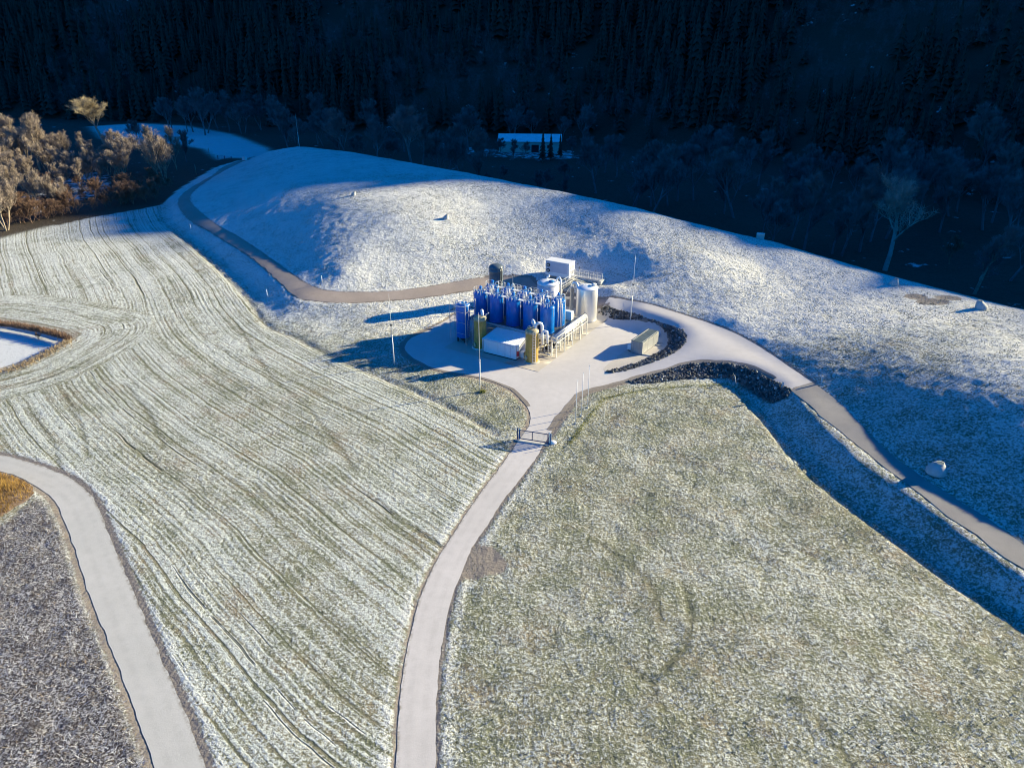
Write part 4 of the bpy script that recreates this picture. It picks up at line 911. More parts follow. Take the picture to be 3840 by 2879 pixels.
m.box(-.1, -.1, -.12, CX + .1, CY + .1, -.001); m.build('plinth', M['precast'], ch)
wk = P0(-12.5, 18.1, 0, 'walkway', 'railed steel walkway from the tank platform up to the white container', 'walkway')
WL = 18.6
m = MB(); m.box(0, 0, 3.0, 1.1, WL, 3.1); m.build('deck', M['deck'], wk)
for x in (0.0, 1.1):
    m = MB()
    for y in np.linspace(0, WL, 13): m.bar((x, y, 3.0), (x, y, 4.15), .06)
    for z in (3.6, 4.15): m.bar((x, 0, z), (x, WL, z), .06)
    m.build('handrail', M['galv_white'], wk)
for y in (4, 8, 12, 16):
    for x in (.05, 1.05): MB().box(x - .07, y - .07, 0.05, x + .07, y + .07, 3.0).build('post', M['galv_white'], wk)
m = MB()
for x in (0, 1.1):
    for y in (4, 12): m.bar((x, y, .6), (x, y + 4, 2.9), .06)
m.build('bracing', M['galv_white'], wk)
fb = P0(-13.1, 38.0, 0, 'foot_bridge', 'short foot bridge with white railings from the container to the hillside', 'bridge')
m = MB(); m.box(0, 0, 3.15, 6.2, 1.2, 3.35); m.build('deck', M['galv'], fb)
for y in (0.0, 1.2):
    m = MB()
    for x in np.linspace(0, 6.2, 7): m.bar((x, y, 3.3), (x, y, 4.5), .06)
    for z in (3.9, 4.5): m.bar((0, y, z), (6.2, y, z), .06)
    m.build('handrail', M['galv_white'], fb)
m = MB(); m.box(5.9, -.3, 1.6, 6.6, 1.5, 3.3); m.build('abutment', M['precast'], fb)
pr_ = P0(-6.0, 27.2, .075, 'pipe_portal', 'white pipe portal between the walkway and the stainless tank', 'pipe rack')
for x in (0, 1.5): MB().box(x - .1, -.1, 0, x + .1, .1, 4.3).build('post', M['galv_white'], pr_)
m = MB(); m.box(-.1, -.1, 4.3, 1.6, .1, 4.5); m.bar((0, 0, 3.0), (-4.5, -2.5, 3.0), .3); m.build('beam', M['galv_white'], pr_)

# ------------------------------------------------------------ things standing round the plant
def at_img(px, py, up=0): p = on(px, py, up); return p
# skip container
N_, Lr, Ll = Vector(W(2406, 1331, .05)), Vector(W(2469, 1243, 2.2)), Vector(W(2365, 1277, 2.2)); Nt = Vector(W(2408, 1287, 2.2))
yv = (Lr - Nt); xl = (Ll - Nt); gy = math.atan2(yv.y, yv.x); glen, gw = yv.length, xl.length
gc = empty('grey_container', (N_.x, N_.y, hz(N_.x, N_.y) + .04), gy, 'grey ribbed metal container with a dark lid on the gravel bed', 'container')
sgn = 1 if (math.cos(gy) * xl.y - math.sin(gy) * xl.x) > 0 else -1
y0_, y1_ = (0, gw) if sgn > 0 else (-gw, 0)
MB().box(0, y0_, .05, glen, y1_, 2.2).build('body', M['grey_box'], gc)
m = MB()
for y in np.arange(y0_ + .1, y1_ - .05, .2): m.box(-.03, y, .1, -.001, y + .1, 2.12)
m.build('end_ribs', M['grey_box'], gc)
m = MB()
fy = y0_ if sgn > 0 else y1_
for x in np.arange(.05, glen, glen / 3.02): m.box(x, min(fy, fy - .03 * sgn), .1, x + glen / 3.1, max(fy, fy - .03 * sgn), 2.1)
m.build('side_panels', M['grey_box'], gc)
m = MB(); m.box(-.06, y0_ - .06, 2.2, glen + .06, y1_ + .06, 2.26); lid = m.build('lid', M['lid'], gc)
m = MB(); m.box(.1, y0_ + .1, 2.262, glen - .1, y0_ + .22, 2.3); m.box(.1, y1_ - .22, 2.262, glen - .1, y1_ - .1, 2.3); m.build('lid_rib', M['grey_box'], lid)
m = MB(); m.box(-.02, y0_ - .02, -.03, glen + .02, y1_ + .02, .05); m.build('skid', M['dark'], gc)
c_ = Vector((N_.x, N_.y, 0)) + Matrix.Rotation(gy, 3, 'Z') @ Vector((.7, (y1_ if sgn > 0 else y0_) + .45 * sgn, 0))
cu = empty('compressor_unit', (c_.x, c_.y, hz(c_.x, c_.y) + .04), gy, 'small white unit on the left side of the grey container', 'cabinet')
MB().box(-.45, -.3, .25, .45, .3, 1.15).build('casing', M['white_grp'], cu); MB().box(-.4, -.25, 0, .4, .25, .25).build('stand', M['dark'], cu)
for k, (px, py) in enumerate(((2475, 1287), (2466, 1296), (2421, 1333))):
    p = on(px, py); o = MB(); o.box(-.75, -.1, -.02, .75, .1, .16); o = o.build('concrete_sleeper', M['precast']); o.location = (p[0], p[1], p[2] + .04); o.rotation_euler = (0, 0, gy - math.pi / 2 * 1.0 + .1)
    tag(o, ['farther of the two concrete sleepers right of the grey container', 'nearer of the two concrete sleepers right of the grey container', 'concrete sleeper just in front of the grey container'][k], 'sleeper', 'concrete sleepers on the gravel bed')
# lightning poles
def pole(name, p, hgt, label, lamp=True):
    t = empty(name, p, 0, label, 'pole', 'lightning poles')
    m = MB(); m.tube([(0, 0, -.2), (0, 0, 5.2)], [.095, .08], 8); m.build('lower_mast', M['galv_white'], t)
    m = MB(); m.tube([(0, 0, 5.2), (0, 0, hgt * .78), (0, 0, hgt)], [.055, .04, .012], 6); m.build('upper_mast', M['galv_white'], t)
    MB().lathe([(.12, 5.05), (.12, 5.35)], 10).build('collar', M['galv_white'], t)
    if lamp: m = MB(); m.box(-.16, -.12, 7.0, .16, .12, 7.18); m.bar((0, 0, 7.1), (-.3, .05, 7.2), .05); m.build('sensor', M['dark'], t)
    return t
pole('lightning_pole', W(1801, 1467, 0), 12.8, 'tall lightning pole on the grass left of the access road', False)
pole('lightning_pole', W(1479, 1370, 0), 12.4, 'tall lightning pole on the grass left of the paved yard')
pole('lightning_pole', PL(-18.2, 22.4, 0), 13.6, 'lightning pole rising between the dark tank and the container')
p = on(2364, 1203); pole('lightning_pole', p, 12.6, 'lightning pole in front of the rubble slope by the upper ramp')
p = on(1123, 552); pole('lightning_pole', (p[0], p[1], p[2]), 12.0, 'lone lightning pole on the crest of the mound', False)
for k, (px, py, tp) in enumerate(((2158, 1588, 1438), (2180, 1560, 1411), (2203, 1530, 1384))):
    p = on(px, py); h_ = (py - tp) / (FPX / math.hypot(p[0], p[1], CAM_Z)) / .84
    t = empty('flagpole', p, 0, ['nearest of the three bare flagpoles beside the gate', 'middle one of the three bare flagpoles beside the gate', 'farthest of the three bare flagpoles beside the gate'][k], 'flagpole', 'three bare flagpoles')
    MB().tube([(0, 0, 0), (0, 0, h_)], [.055, .035], 8).build('mast', M['white_grp'], t); MB().lathe([(.06, h_), (.07, h_ + .06), (.02, h_ + .12)], 8).build('finial', M['white_grp'], t)
    MB().lathe([(.16, -.02), (.16, .12)], 10).build('foot', M['galv'], t)
# gate
ga, gb = Vector(W(1942, 1650, 0)), Vector(W(2058, 1668, 0)); gd_ = gb - ga; gl = gd_.length
gt_ = empty('sliding_gate', ga + Vector((0, 0, .03)), math.atan2(gd_.y, gd_.x), 'blue barred sliding gate across the access road', 'gate')
for x in (-.1, .17, gl - .05, gl + .22): MB().box(x - .07, .12 if x in (-.1, gl - .05) else -.02, 0, x + .07, .26 if x in (-.1, gl - .05) else .12, 1.72).build('post', M['gate_post'] if x > 1 or x > 0 else M['gate'], gt_)
m = MB(); m.box(.24, .0, 1.5, gl - .14, .08, 1.6); m.box(.24, .0, .22, gl - .14, .08, .34); m.box(gl * .45, .0, .34, gl * .45 + .12, .08, 1.5); m.box(.24, 0, .34, .32, .08, 1.5); m.box(gl - .22, 0, .34, gl - .14, .08, 1.5); m.build('leaf_frame', M['gate'], gt_)
m = MB()
for x in np.arange(.42, gl - .2, .115): m.box(x, .025, .34, x + .03, .055, 1.5)
m.build('bars', M['galv'], gt_)
m = MB(); m.box(-.3, -.25, -.06, gl + .1, .02, .05); m.build('foundation', M['precast'], gt_)
p = W(2072, 1661, 0); m = MB(); m.lathe([(.55, -.05), (.58, .12), (.45, .26), (.1, .33), (.01, .34)], 14)
st_ = m.build('pale_stone', M['rime']); st_.location = (p[0], p[1], 0); st_.scale = (1, .75, 1); tag(st_, 'round pale stone beside the right gate post', 'stone')
# mesh fence
FP = [(2128,1667),(2160,1608),(2208,1548),(2254,1498),(2317,1482),(2375,1470),(2436,1456),(2494,1449),(2562,1446),(2622,1442),(2685,1439),(2744,1437)]
fp = [on(*p) for p in FP]; fe_ = empty('mesh_fence', fp[0], 0, 'thin dark mesh fence curving along the meadow edge', 'fence')
O3 = Vector(fp[0])
for k, p in enumerate(fp):
    q = Vector(p) - O3; big_ = k in (0, 4, 7, 11); MB().tube([q, q + Vector((0, 0, 1.75 if not k == 0 else 2.0))], .035 if big_ else .022, 6).build('post', M['wire'], fe_)
m = MB()
for a_, b_ in zip(fp[:-1], fp[1:]):
    for z in (.15, .6, 1.05, 1.5): m.tube([Vector(a_) - O3 + Vector((0, 0, z)), Vector(b_) - O3 + Vector((0, 0, z))], .007, 3, False)
m.build('wire', M['wire'], fe_)
for i_, j_ in ((0, 1), (11, 10), (7, 6)):
    a_ = Vector(fp[i_]) - O3; dd = (Vector(fp[j_]) - Vector(fp[i_])).normalized() if i_ else Vector((-1, -.1, 0)).normalized()
    MB().tube([a_ + Vector((0, 0, 1.5)), a_ + dd * 1.6 + Vector((0, 0, .02))], .025, 6).build('brace', M['wire'], fe_)
p = on(2762, 1450); MB().tube([Vector(p) - O3, Vector(p) - O3 + Vector((-.5, .25, 1.9))], .035, 6).build('strut', M['galv_white'], fe_)
# bollards, vent posts, wells, boxes
bo = empty('bollard', (0, 0, 0)); MB().box(-.11, -.11, -.1, .11, .11, .95).build('post', M['galv_white'], bo); MB().box(-.13, -.13, .95, .13, .13, .99).build('cap', M['galv'], bo)
for k, (px, py) in enumerate(((2933, 1453), (3081, 1433))):
    p = on(px, py); lb = ['bollard on the field side where the paving meets gravel', 'bollard on the hill side where the paving meets gravel'][k]
    o = bo if k == 0 else dup(bo, (0, 0, 0)); o.location = p; tag(o, lb, 'bollard', 'bollards at the end of the paving')
vp = empty('vent_post', (0, 0, 0)); MB().tube([(0, 0, -.1), (0, 0, 1.35)], .07, 8).build('post', M['white_grp'], vp); MB().lathe([(.1, 1.35), (.1, 1.45), (.02, 1.5)], 8).build('cap', M['white_grp'], vp)
for k, (px, py) in enumerate(((716, 861), (1003, 1112), (1208, 1060))):
    p = on(px, py); o = vp if k == 0 else dup(vp, (0, 0, 0)); o.location = p
    tag(o, ['white vent post on the shaded bank near the wood', 'white vent post on the bank below the bend of the track', 'white vent post on the mound just above the track'][k], 'post', 'white vent posts')
def well(px, py, sc_, label, rz=0.0):
    p = on(px, py); t = empty('well_shaft', (p[0], p[1], p[2] - .05), rz, label, 'well shaft', 'concrete well shafts on the mound'); t.scale = (sc_,) * 3
    n = 28; V = []; rings = [(0, 1.0, 0, 0), (.55, 1.0, 0, 0), (1.25, .62, .34, 0), (1.3, .44, .42, 0), (1.5, .44, .42, 0), (1.5, .36, .42, 0)]
    for z, r, ox, oy in rings:
        for j in range(n): a = 2 * math.pi * j / n; V.append((ox + r * math.cos(a), oy + r * math.sin(a), z))
    F = [(i * n + j, i * n + (j + 1) % n, (i + 1) * n + (j + 1) % n, (i + 1) * n + j) for i in range(len(rings) - 1) for j in range(n)]
    m = MB(); m.raw(V, F, True); o = m.build('cone', M['precast'], t)
    MB().lathe([(.36, 1.42), (.36, 1.47)], 20, (.42, 0)).build('cover', M['lid'], t); return t
big_well = well(3508, 1770, 1.0, 'largest concrete well cone on the shaded bank beside the gravel road', .5); big_well.scale = (1.08, 1.08, .82)
well(1672, 820, .68, 'concrete well cone in the sunlit middle of the mound', 0)
well(1326, 732, .6, 'concrete well cone on the left part of the mound near the shadow edge', .4)
well(3352, 1068, .8, 'concrete well cone beside the brown patch at the far edge of the mound', .6)
well(3678, 1158, .95, 'concrete well cone beside the road at the upper right', 2.6)
p = on(2850, 897); o = empty('junction_box', (p[0], p[1], p[2] - .1), -.5, 'pale square box on the crest of the mound', 'box'); MB().box(-.8, -.5, 0, .8, .5, 1.35).build('casing', M['precast'], o); MB().box(-.85, -.55, 1.35, .85, .55, 1.43).build('lid', M['galv_white'], o)
p = on(918, 600); o = empty('junction_box', (p[0], p[1], p[2] - .1), -.6, 'white box beside the track at the left end of the mound', 'box'); MB().box(-1.0, -.5, 0, 1.0, .5, 1.3).build('casing', M['white_grp'], o); MB().box(-1.05, -.55, 1.3, 1.05, .55, 1.38).build('lid', M['galv_white'], o)
a_, b_ = Vector(on(818, 598)), Vector(on(868, 596)); o = empty('field_gate', a_, math.atan2((b_ - a_).y, (b_ - a_).x), 'dark barred field gate at the far end of the track', 'gate'); L_ = (b_ - a_).length
m = MB()
for x in (0, L_ / 2, L_): m.box(x - .1, -.1, 0, x + .1, .1, 1.7)
m.build('posts', M['gate'], o); m = MB()
for z in (.4, .8, 1.2, 1.55): m.box(0, -.04, z, L_, .04, z + .08)
m.build('rails', M['gate'], o)
for k, (px, py, h_) in enumerate(((788, 596, 4.5), (737, 656, 3.6))):
    p = on(px, py); t = empty('timber_post', p, 0, ['tall dark post beside the far field gate', 'thin post at the edge of the wood by the track bend'][k], 'post', 'timber posts near the wood'); MB().tube([(0, 0, 0), (0, 0, h_)], .1, 6).build('shaft', M['bark'], t)
# dark slot drains and the hall in the valley
p = on(1985, 572); hl = empty('valley_hall', (p[0], p[1], p[2] - .3), R(-4), 'low cream hall with a snowy roof half hidden by trees in the valley', 'building')
HX, HY, HZ = 30.0, 13.0, 5.4
m = MB(); m.box(-HX / 2, 0, 0, HX / 2, HY, HZ); m.raw([(-HX/2, 0, HZ), (-HX/2, HY, HZ), (-HX/2, HY/2, HZ + 2.4)], [(0,2,1)]); m.raw([(HX/2, 0, HZ), (HX/2, HY, HZ), (HX/2, HY/2, HZ + 2.4)], [(0,1,2)]); m.build('wall', M['hall_wall'], hl)
m = MB(); e = .7
for y0, y1, z0, z1 in ((-e, HY / 2, HZ - .2, HZ + 2.5), (HY + e, HY / 2, HZ - .2, HZ + 2.5)):
    m.raw([(-HX/2 - e, y0, z0), (HX/2 + e, y0, z0), (HX/2 + e, y1, z1), (-HX/2 - e, y1, z1), (-HX/2 - e, y0, z0 + .3), (HX/2 + e, y0, z0 + .3), (HX/2 + e, y1, z1 + .3), (-HX/2 - e, y1, z1 + .3)], [(0,1,2,3),(4,7,6,5),(0,4,5,1),(0,3,7,4),(1,5,6,2)])
m.build('roof', M['snow_roof'], hl)
d_ = MB(); d_.box(1.0, -.06, 0, 4.6, -.002, 3.9); d_ = d_.build('door', M['glass'], hl)
for x in (-6.5, 9.5): f_ = MB(); f_.box(x - .9, -.08, 2.2, x + .9, -.002, 3.9); f_ = f_.build('window', M['hall_wall'], hl); q = MB(); q.box(x - .75, -.1, 2.35, x + .75, -.081, 3.75); q.build('pane', M['glass'], f_)
# ------------------------------------------------------------ loose ground cover: rubble, stubble, dry reeds
def tri_area_pts(poly, dens, seed):
    r = np.random.default_rng(seed); P = np.array([p[:2] for p in poly]); lo, hi = P.min(0), P.max(0); n = int((hi - lo).prod() * dens)
    x = r.uniform(lo[0], hi[0], n); y = r.uniform(lo[1], hi[1], n); m = inpoly(x, y, poly); return x[m], y[m]
def rocks(name, poly, dens, s0, s1, label, seed, mat, keep=None):
    x, y = tri_area_pts(poly, dens, seed)
    r = np.random.default_rng(seed + 1); n = len(x)
    t = (1 + 5 ** .5) / 2; iv = np.array([(-1,t,0),(1,t,0),(-1,-t,0),(1,-t,0),(0,-1,t),(0,1,t),(0,-1,-t),(0,1,-t),(t,0,-1),(t,0,1),(-t,0,-1),(-t,0,1)]) / 1.9
    fi = np.array([(0,11,5),(0,5,1),(0,1,7),(0,7,10),(0,10,11),(1,5,9),(5,11,4),(11,10,2),(10,7,6),(7,1,8),(3,9,4),(3,4,2),(3,2,6),(3,6,8),(3,8,9),(4,9,5),(2,4,11),(6,2,10),(8,6,7),(9,8,1)])
    s = r.uniform(s0, s1, n) * r.uniform(.7, 1.3, n); V = iv[None] * (1 + r.uniform(-.28, .28, (n, 12, 1))) * s[:, None, None] * r.uniform(.6, 1.2, (n, 1, 3)) * .5
    a = r.uniform(0, 6.28, n); c, sn = np.cos(a)[:, None], np.sin(a)[:, None]; b = r.uniform(-.6, .6, n); cb, sb = np.cos(b)[:, None], np.sin(b)[:, None]
    vx, vy, vz = V[..., 0], V[..., 1], V[..., 2]; vy, vz = vy * cb - vz * sb, vy * sb + vz * cb; vx, vy = vx * c - vy * sn, vx * sn + vy * c
    z = H(x, y); V = np.stack([vx + x[:, None], vy + y[:, None], vz + (z + s * .12)[:, None]], -1).reshape(-1, 3)
    F = (fi[None] + 12 * np.arange(n)[:, None, None]).reshape(-1, 3)
    o = npmesh(name, V, F, mat); tag(o, label, 'rocks', kind='stuff'); return o
rocks('rubble', rub_in, 24, .14, .52, 'dark rubble stones on the curved slope between the yard and the upper ramp', 11, M['stone'])
rocks('rubble', rub_out, 24, .14, .52, 'dark rubble stones on the slope between the ramp and the meadow', 12, M['stone'])
rocks('rubble', rub_in, 2.2, .14, .4, 'pale frosted stones among the rubble by the upper ramp', 13, M['precast'])
rocks('rubble', rub_out, 2.2, .14, .4, 'pale frosted stones among the rubble by the meadow', 14, M['precast'])
def blades(name, x, y, h0, h1, wd, lean, mat, label, seed, lift=0.0, flatness=0.0):
    r = np.random.default_rng(seed); n = len(x); z = H(x, y) + lift
    h = r.uniform(h0, h1, n); a = r.uniform(0, 6.28, n); l = np.abs(r.normal(0, lean, n)) + flatness; az = r.uniform(0, 6.28, n)
    dx, dy, dz = np.cos(az) * np.sin(l), np.sin(az) * np.sin(l), np.cos(l); w_ = wd * r.uniform(.6, 1.5, n)
    ox, oy = -np.sin(az + r.normal(0, .6, n)) * w_, np.cos(az + r.normal(0, .6, n)) * w_
    b0 = np.stack([x - ox, y - oy, z], -1); b1 = np.stack([x + ox, y + oy, z], -1); t1 = np.stack([x + dx * h + ox * .5, y + dy * h + oy * .5, z + dz * h], -1); t0 = np.stack([x + dx * h - ox * .5, y + dy * h - oy * .5, z + dz * h], -1)
    V = np.stack([b0, b1, t1, t0], 1).reshape(-1, 3); F = np.arange(4 * n).reshape(-1, 4)
    o = npmesh(name, V, F, mat); tag(o, label, 'grass', kind='stuff'); return o
pin = lambda x, y, z: z
x, y = tri_area_pts(stub_poly, 30, 21)
m_ = (x > -75) & (y > 25); x, y = x[m_], y[m_]; k = rng.random(len(x)) < .72
blades('frosted_stubble', x[k], y[k], .12, .5, .011, .25, M['rime'], 'frost-white broken stalks lying over the dark stubble field', 22, .05, 1.0)
blades('stubble', x[~k], y[~k], .12, .4, .010, .3, M['drystalk'], 'brown broken stalks lying over the dark stubble field', 23, .05, .8)
# dry grass bank left of the lane
bank_poly = [W(*p)[:2] for p in [(-200,1790),(0,1772),(50,1786),(98,1806),(122,1826),(128,1850),(100,1872),(50,1905),(0,1945),(-200,2050)]]
x, y = tri_area_pts(bank_poly, 90, 31); e_ = pldist(x, y, bank_poly + [bank_poly[0]]); hump = np.clip(e_ / 2.5, 0, 1)
x, y, hump = x[y > 30], y[y > 30], hump[y > 30]
r = np.random.default_rng(5); k = r.random(len(x)) < .7
def tall(name, x, y, hh, mat, label, seed, lift, wd=.022):
    o = blades(name, x, y, .5, 1.0, wd, .45, mat, label, seed); V = np.empty(len(o.data.vertices) * 3); o.data.vertices.foreach_get('co', V); V = V.reshape(-1, 4, 3); V[:, 2:] = V[:, :2] + (V[:, 2:] - V[:, :2]) * hh[:, None, None]; V[:, :, 2] += lift[:, None]; o.data.vertices.foreach_set('co', V.ravel()); return o
M['ochre'] = paint('ochre_grass', (.34, .21, .05), .9, 0, .45, .7); M['russet'] = paint('russet_grass', (.17, .10, .045), .9, 0, .4, .6)
tall('dry_grass', x[k], y[k], (.35 + .6 * hump)[k], M['ochre'], 'ochre dry grass clump on the bank beside the left lane', 32, (hump * .9)[k])
tall('dry_grass', x[~k], y[~k], (.35 + .7 * hump)[~k], M['russet'], 'russet dead weeds among the ochre grass beside the left lane', 33, (hump * .9)[~k])
V_, F_ = [], []; gx, gy_ = np.meshgrid(np.linspace(min(p[0] for p in bank_poly), max(p[0] for p in bank_poly), 60), np.linspace(min(p[1] for p in bank_poly), max(p[1] for p in bank_poly), 40)); gx = gx.ravel(); gy_ = gy_.ravel()
e_ = pldist(gx, gy_, bank_poly + [bank_poly[0]]) * np.where(inpoly(gx, gy_, bank_poly), 1, -1); i_ = (np.arange(39)[:, None] * 60 + np.arange(59)[None]).ravel()
o = npmesh('earth_bank', np.c_[gx, gy_, H(gx, gy_) + np.clip(e_ / 2.5, -.3, 1) * .9], np.c_[i_, i_ + 1, i_ + 61, i_ + 60], M['earth'], True); tag(o, kind='structure')
# reeds round the frozen pond
def along(pts, n, w_, seed):
    r = np.random.default_rng(seed); P = np.array([W(*p, 0)[:2] for p in pts]); L = np.r_[0, np.cumsum(np.hypot(*np.diff(P, axis=0).T))]; s = r.uniform(0, L[-1], n)
    return np.interp(s, L, P[:, 0]) + r.normal(0, w_, n), np.interp(s, L, P[:, 1]) + r.normal(0, w_, n)
x, y = along([(-60,1208),(0,1219),(60,1225),(130,1238),(200,1254),(258,1272)], 3600, .3, 41); blades('reed_edge', x, y, .4, 1.15, .03, .3, M['bush'], 'brown reeds along the far side of the snowy pond', 42)
x, y = along([(262,1276),(200,1312),(128,1352),(66,1380),(0,1398)], 1500, .7, 43); blades('reed_edge', x, y, .2, .55, .03, .5, M['drystalk'], 'straw-coloured reeds along the near side of the snowy pond', 44)
# turf edge and taller tufts on the near meadow
x, y = along([(2135,1666),(2177,1605),(2213,1561),(2245,1518),(2267,1496),(2314,1484),(2375,1471),(2441,1459),(2592,1446),(2740,1438)], 2600, .2, 45)
M['limegrass'] = paint('fresh_grass', (.27, .26, .06), .9, 0, .3, .6); blades('grass_strip', x, y, .06, .2, .02, .5, M['limegrass'], 'unfrosted yellow-green grass under the mesh fence', 46)
q = W(1803, 1470); x = rng.normal(q[0] + .3, .25, 300); y = rng.normal(q[1], .2, 300); blades('grass_tuft', x, y, .15, .45, .02, .5, M['limegrass'], 'yellow-green grass tuft at the foot of the lightning pole', 47)

# frosted tufts standing on the turf: real blades that catch the low sun
def tufts(name, poly, dens, h0, h1, wd, mat, label, seed, avoid=.25, ymin=31, ymax=400):
    x, y = tri_area_pts(poly, dens, seed); keep = (y > ymin) & (y < ymax) & (np.abs(x) < .75 * y + 12); x, y = x[keep], y[keep]
    k = vnoise(x, y, .9, seed) + .7 * vnoise(x, y, .35, seed + 1) > -.18; x, y = x[k], y[k]
    sd = np.minimum.reduce([psdf(x, y, p_) for p_ in paved + [pond_poly, stub_poly, rub_in, rub_out]]); x, y = x[sd > avoid], y[sd > avoid]
    r = np.random.default_rng(seed); n = len(x); z = H(x, y) - .03; z = z + 0; az = r.uniform(0, 6.28, n); h = r.uniform(h0, h1, n); w_ = wd * r.uniform(.5, 1.4, n); l = np.abs(r.normal(.35, .3, n)); a2 = r.uniform(0, 6.28, n)
    ox, oy = np.cos(az) * w_, np.sin(az) * w_; b0 = np.stack([x - ox, y - oy, z], -1); b1 = np.stack([x + ox, y + oy, z], -1); tp = np.stack([x + np.cos(a2) * np.sin(l) * h, y + np.sin(a2) * np.sin(l) * h, z + np.cos(l) * h], -1)
    b2 = np.stack([x - oy * .8, y + ox * .8, z], -1); b3 = np.stack([x + oy * .8, y - ox * .8, z], -1)
    V = np.stack([b0, b1, tp, b2, b3], 1).reshape(-1, 3); F = (np.array([(0, 1, 2), (3, 4, 2)])[None] + 5 * np.arange(n)[:, None, None]).reshape(-1, 3)
    o = npmesh(name, V, F, mat); tag(o, label, 'grass', kind='stuff'); return o
M['tuft_frost'] = paint('rimed_grass', (.56, .57, .52), .9, 0, .25, .8); M['tuft_green'] = paint('dull_grass', (.17, .185, .09), .9, 0, .35, .8)
meadow_poly = [p_[:2] for p_ in pl_path[1][2:]] + [W(4300, 3500)[:2]] + mead_l[::-1] + [W(*p_)[:2] for p_ in [(2744,1442),(2592,1448),(2436,1462),(2317,1490),(2254,1510),(2208,1560),(2130,1668)]]
mound_poly = [W(*p_)[:2] for p_ in [(1000,900,6),(1180,1060,3),(1300,1098,2.1),(1830,1045,2.4),(2000,960,5),(2285,1100,3),(2580,1187,2.3),(2833,1293,2),(3046,1436,2),(3300,1660,2),(3840,2043,1.8),(4300,2330,1.6),(4200,1400,7),(3840,1180,7),(3100,985,6),(2560,840,9),(2100,735,11),(1500,640,10),(1100,640,8)]]
near_bank = ditch_l[8:] + [p_[:2] for p_ in g2(PAD_L)[3:]] + [W(1500,1130,1.6)[:2], W(1180,1130,2)[:2], W(1050,1080,2)[:2]]
for nm, pl_, dn, a_, b_, wd_, av in (('meadow_grass', meadow_poly, 22, .07, .20, .035, .3), ('field_grass', field_poly, 11, .05, .13, .03, .3), ('mound_grass', mound_poly, 9, .10, .24, .05, .4), ('bank_grass', near_bank, 18, .08, .2, .04, .4)):
    tufts(nm, pl_, dn * .6, a_, b_, wd_, M['tuft_frost'], 'frost-whitened tufts of ' + nm.replace('_', ' '), 60 + dn, av, ymax=210)
    tufts(nm, pl_, dn * .4, a_, b_, wd_, M['tuft_green'], 'dull green tufts of ' + nm.replace('_', ' '), 90 + dn, av, ymax=210)

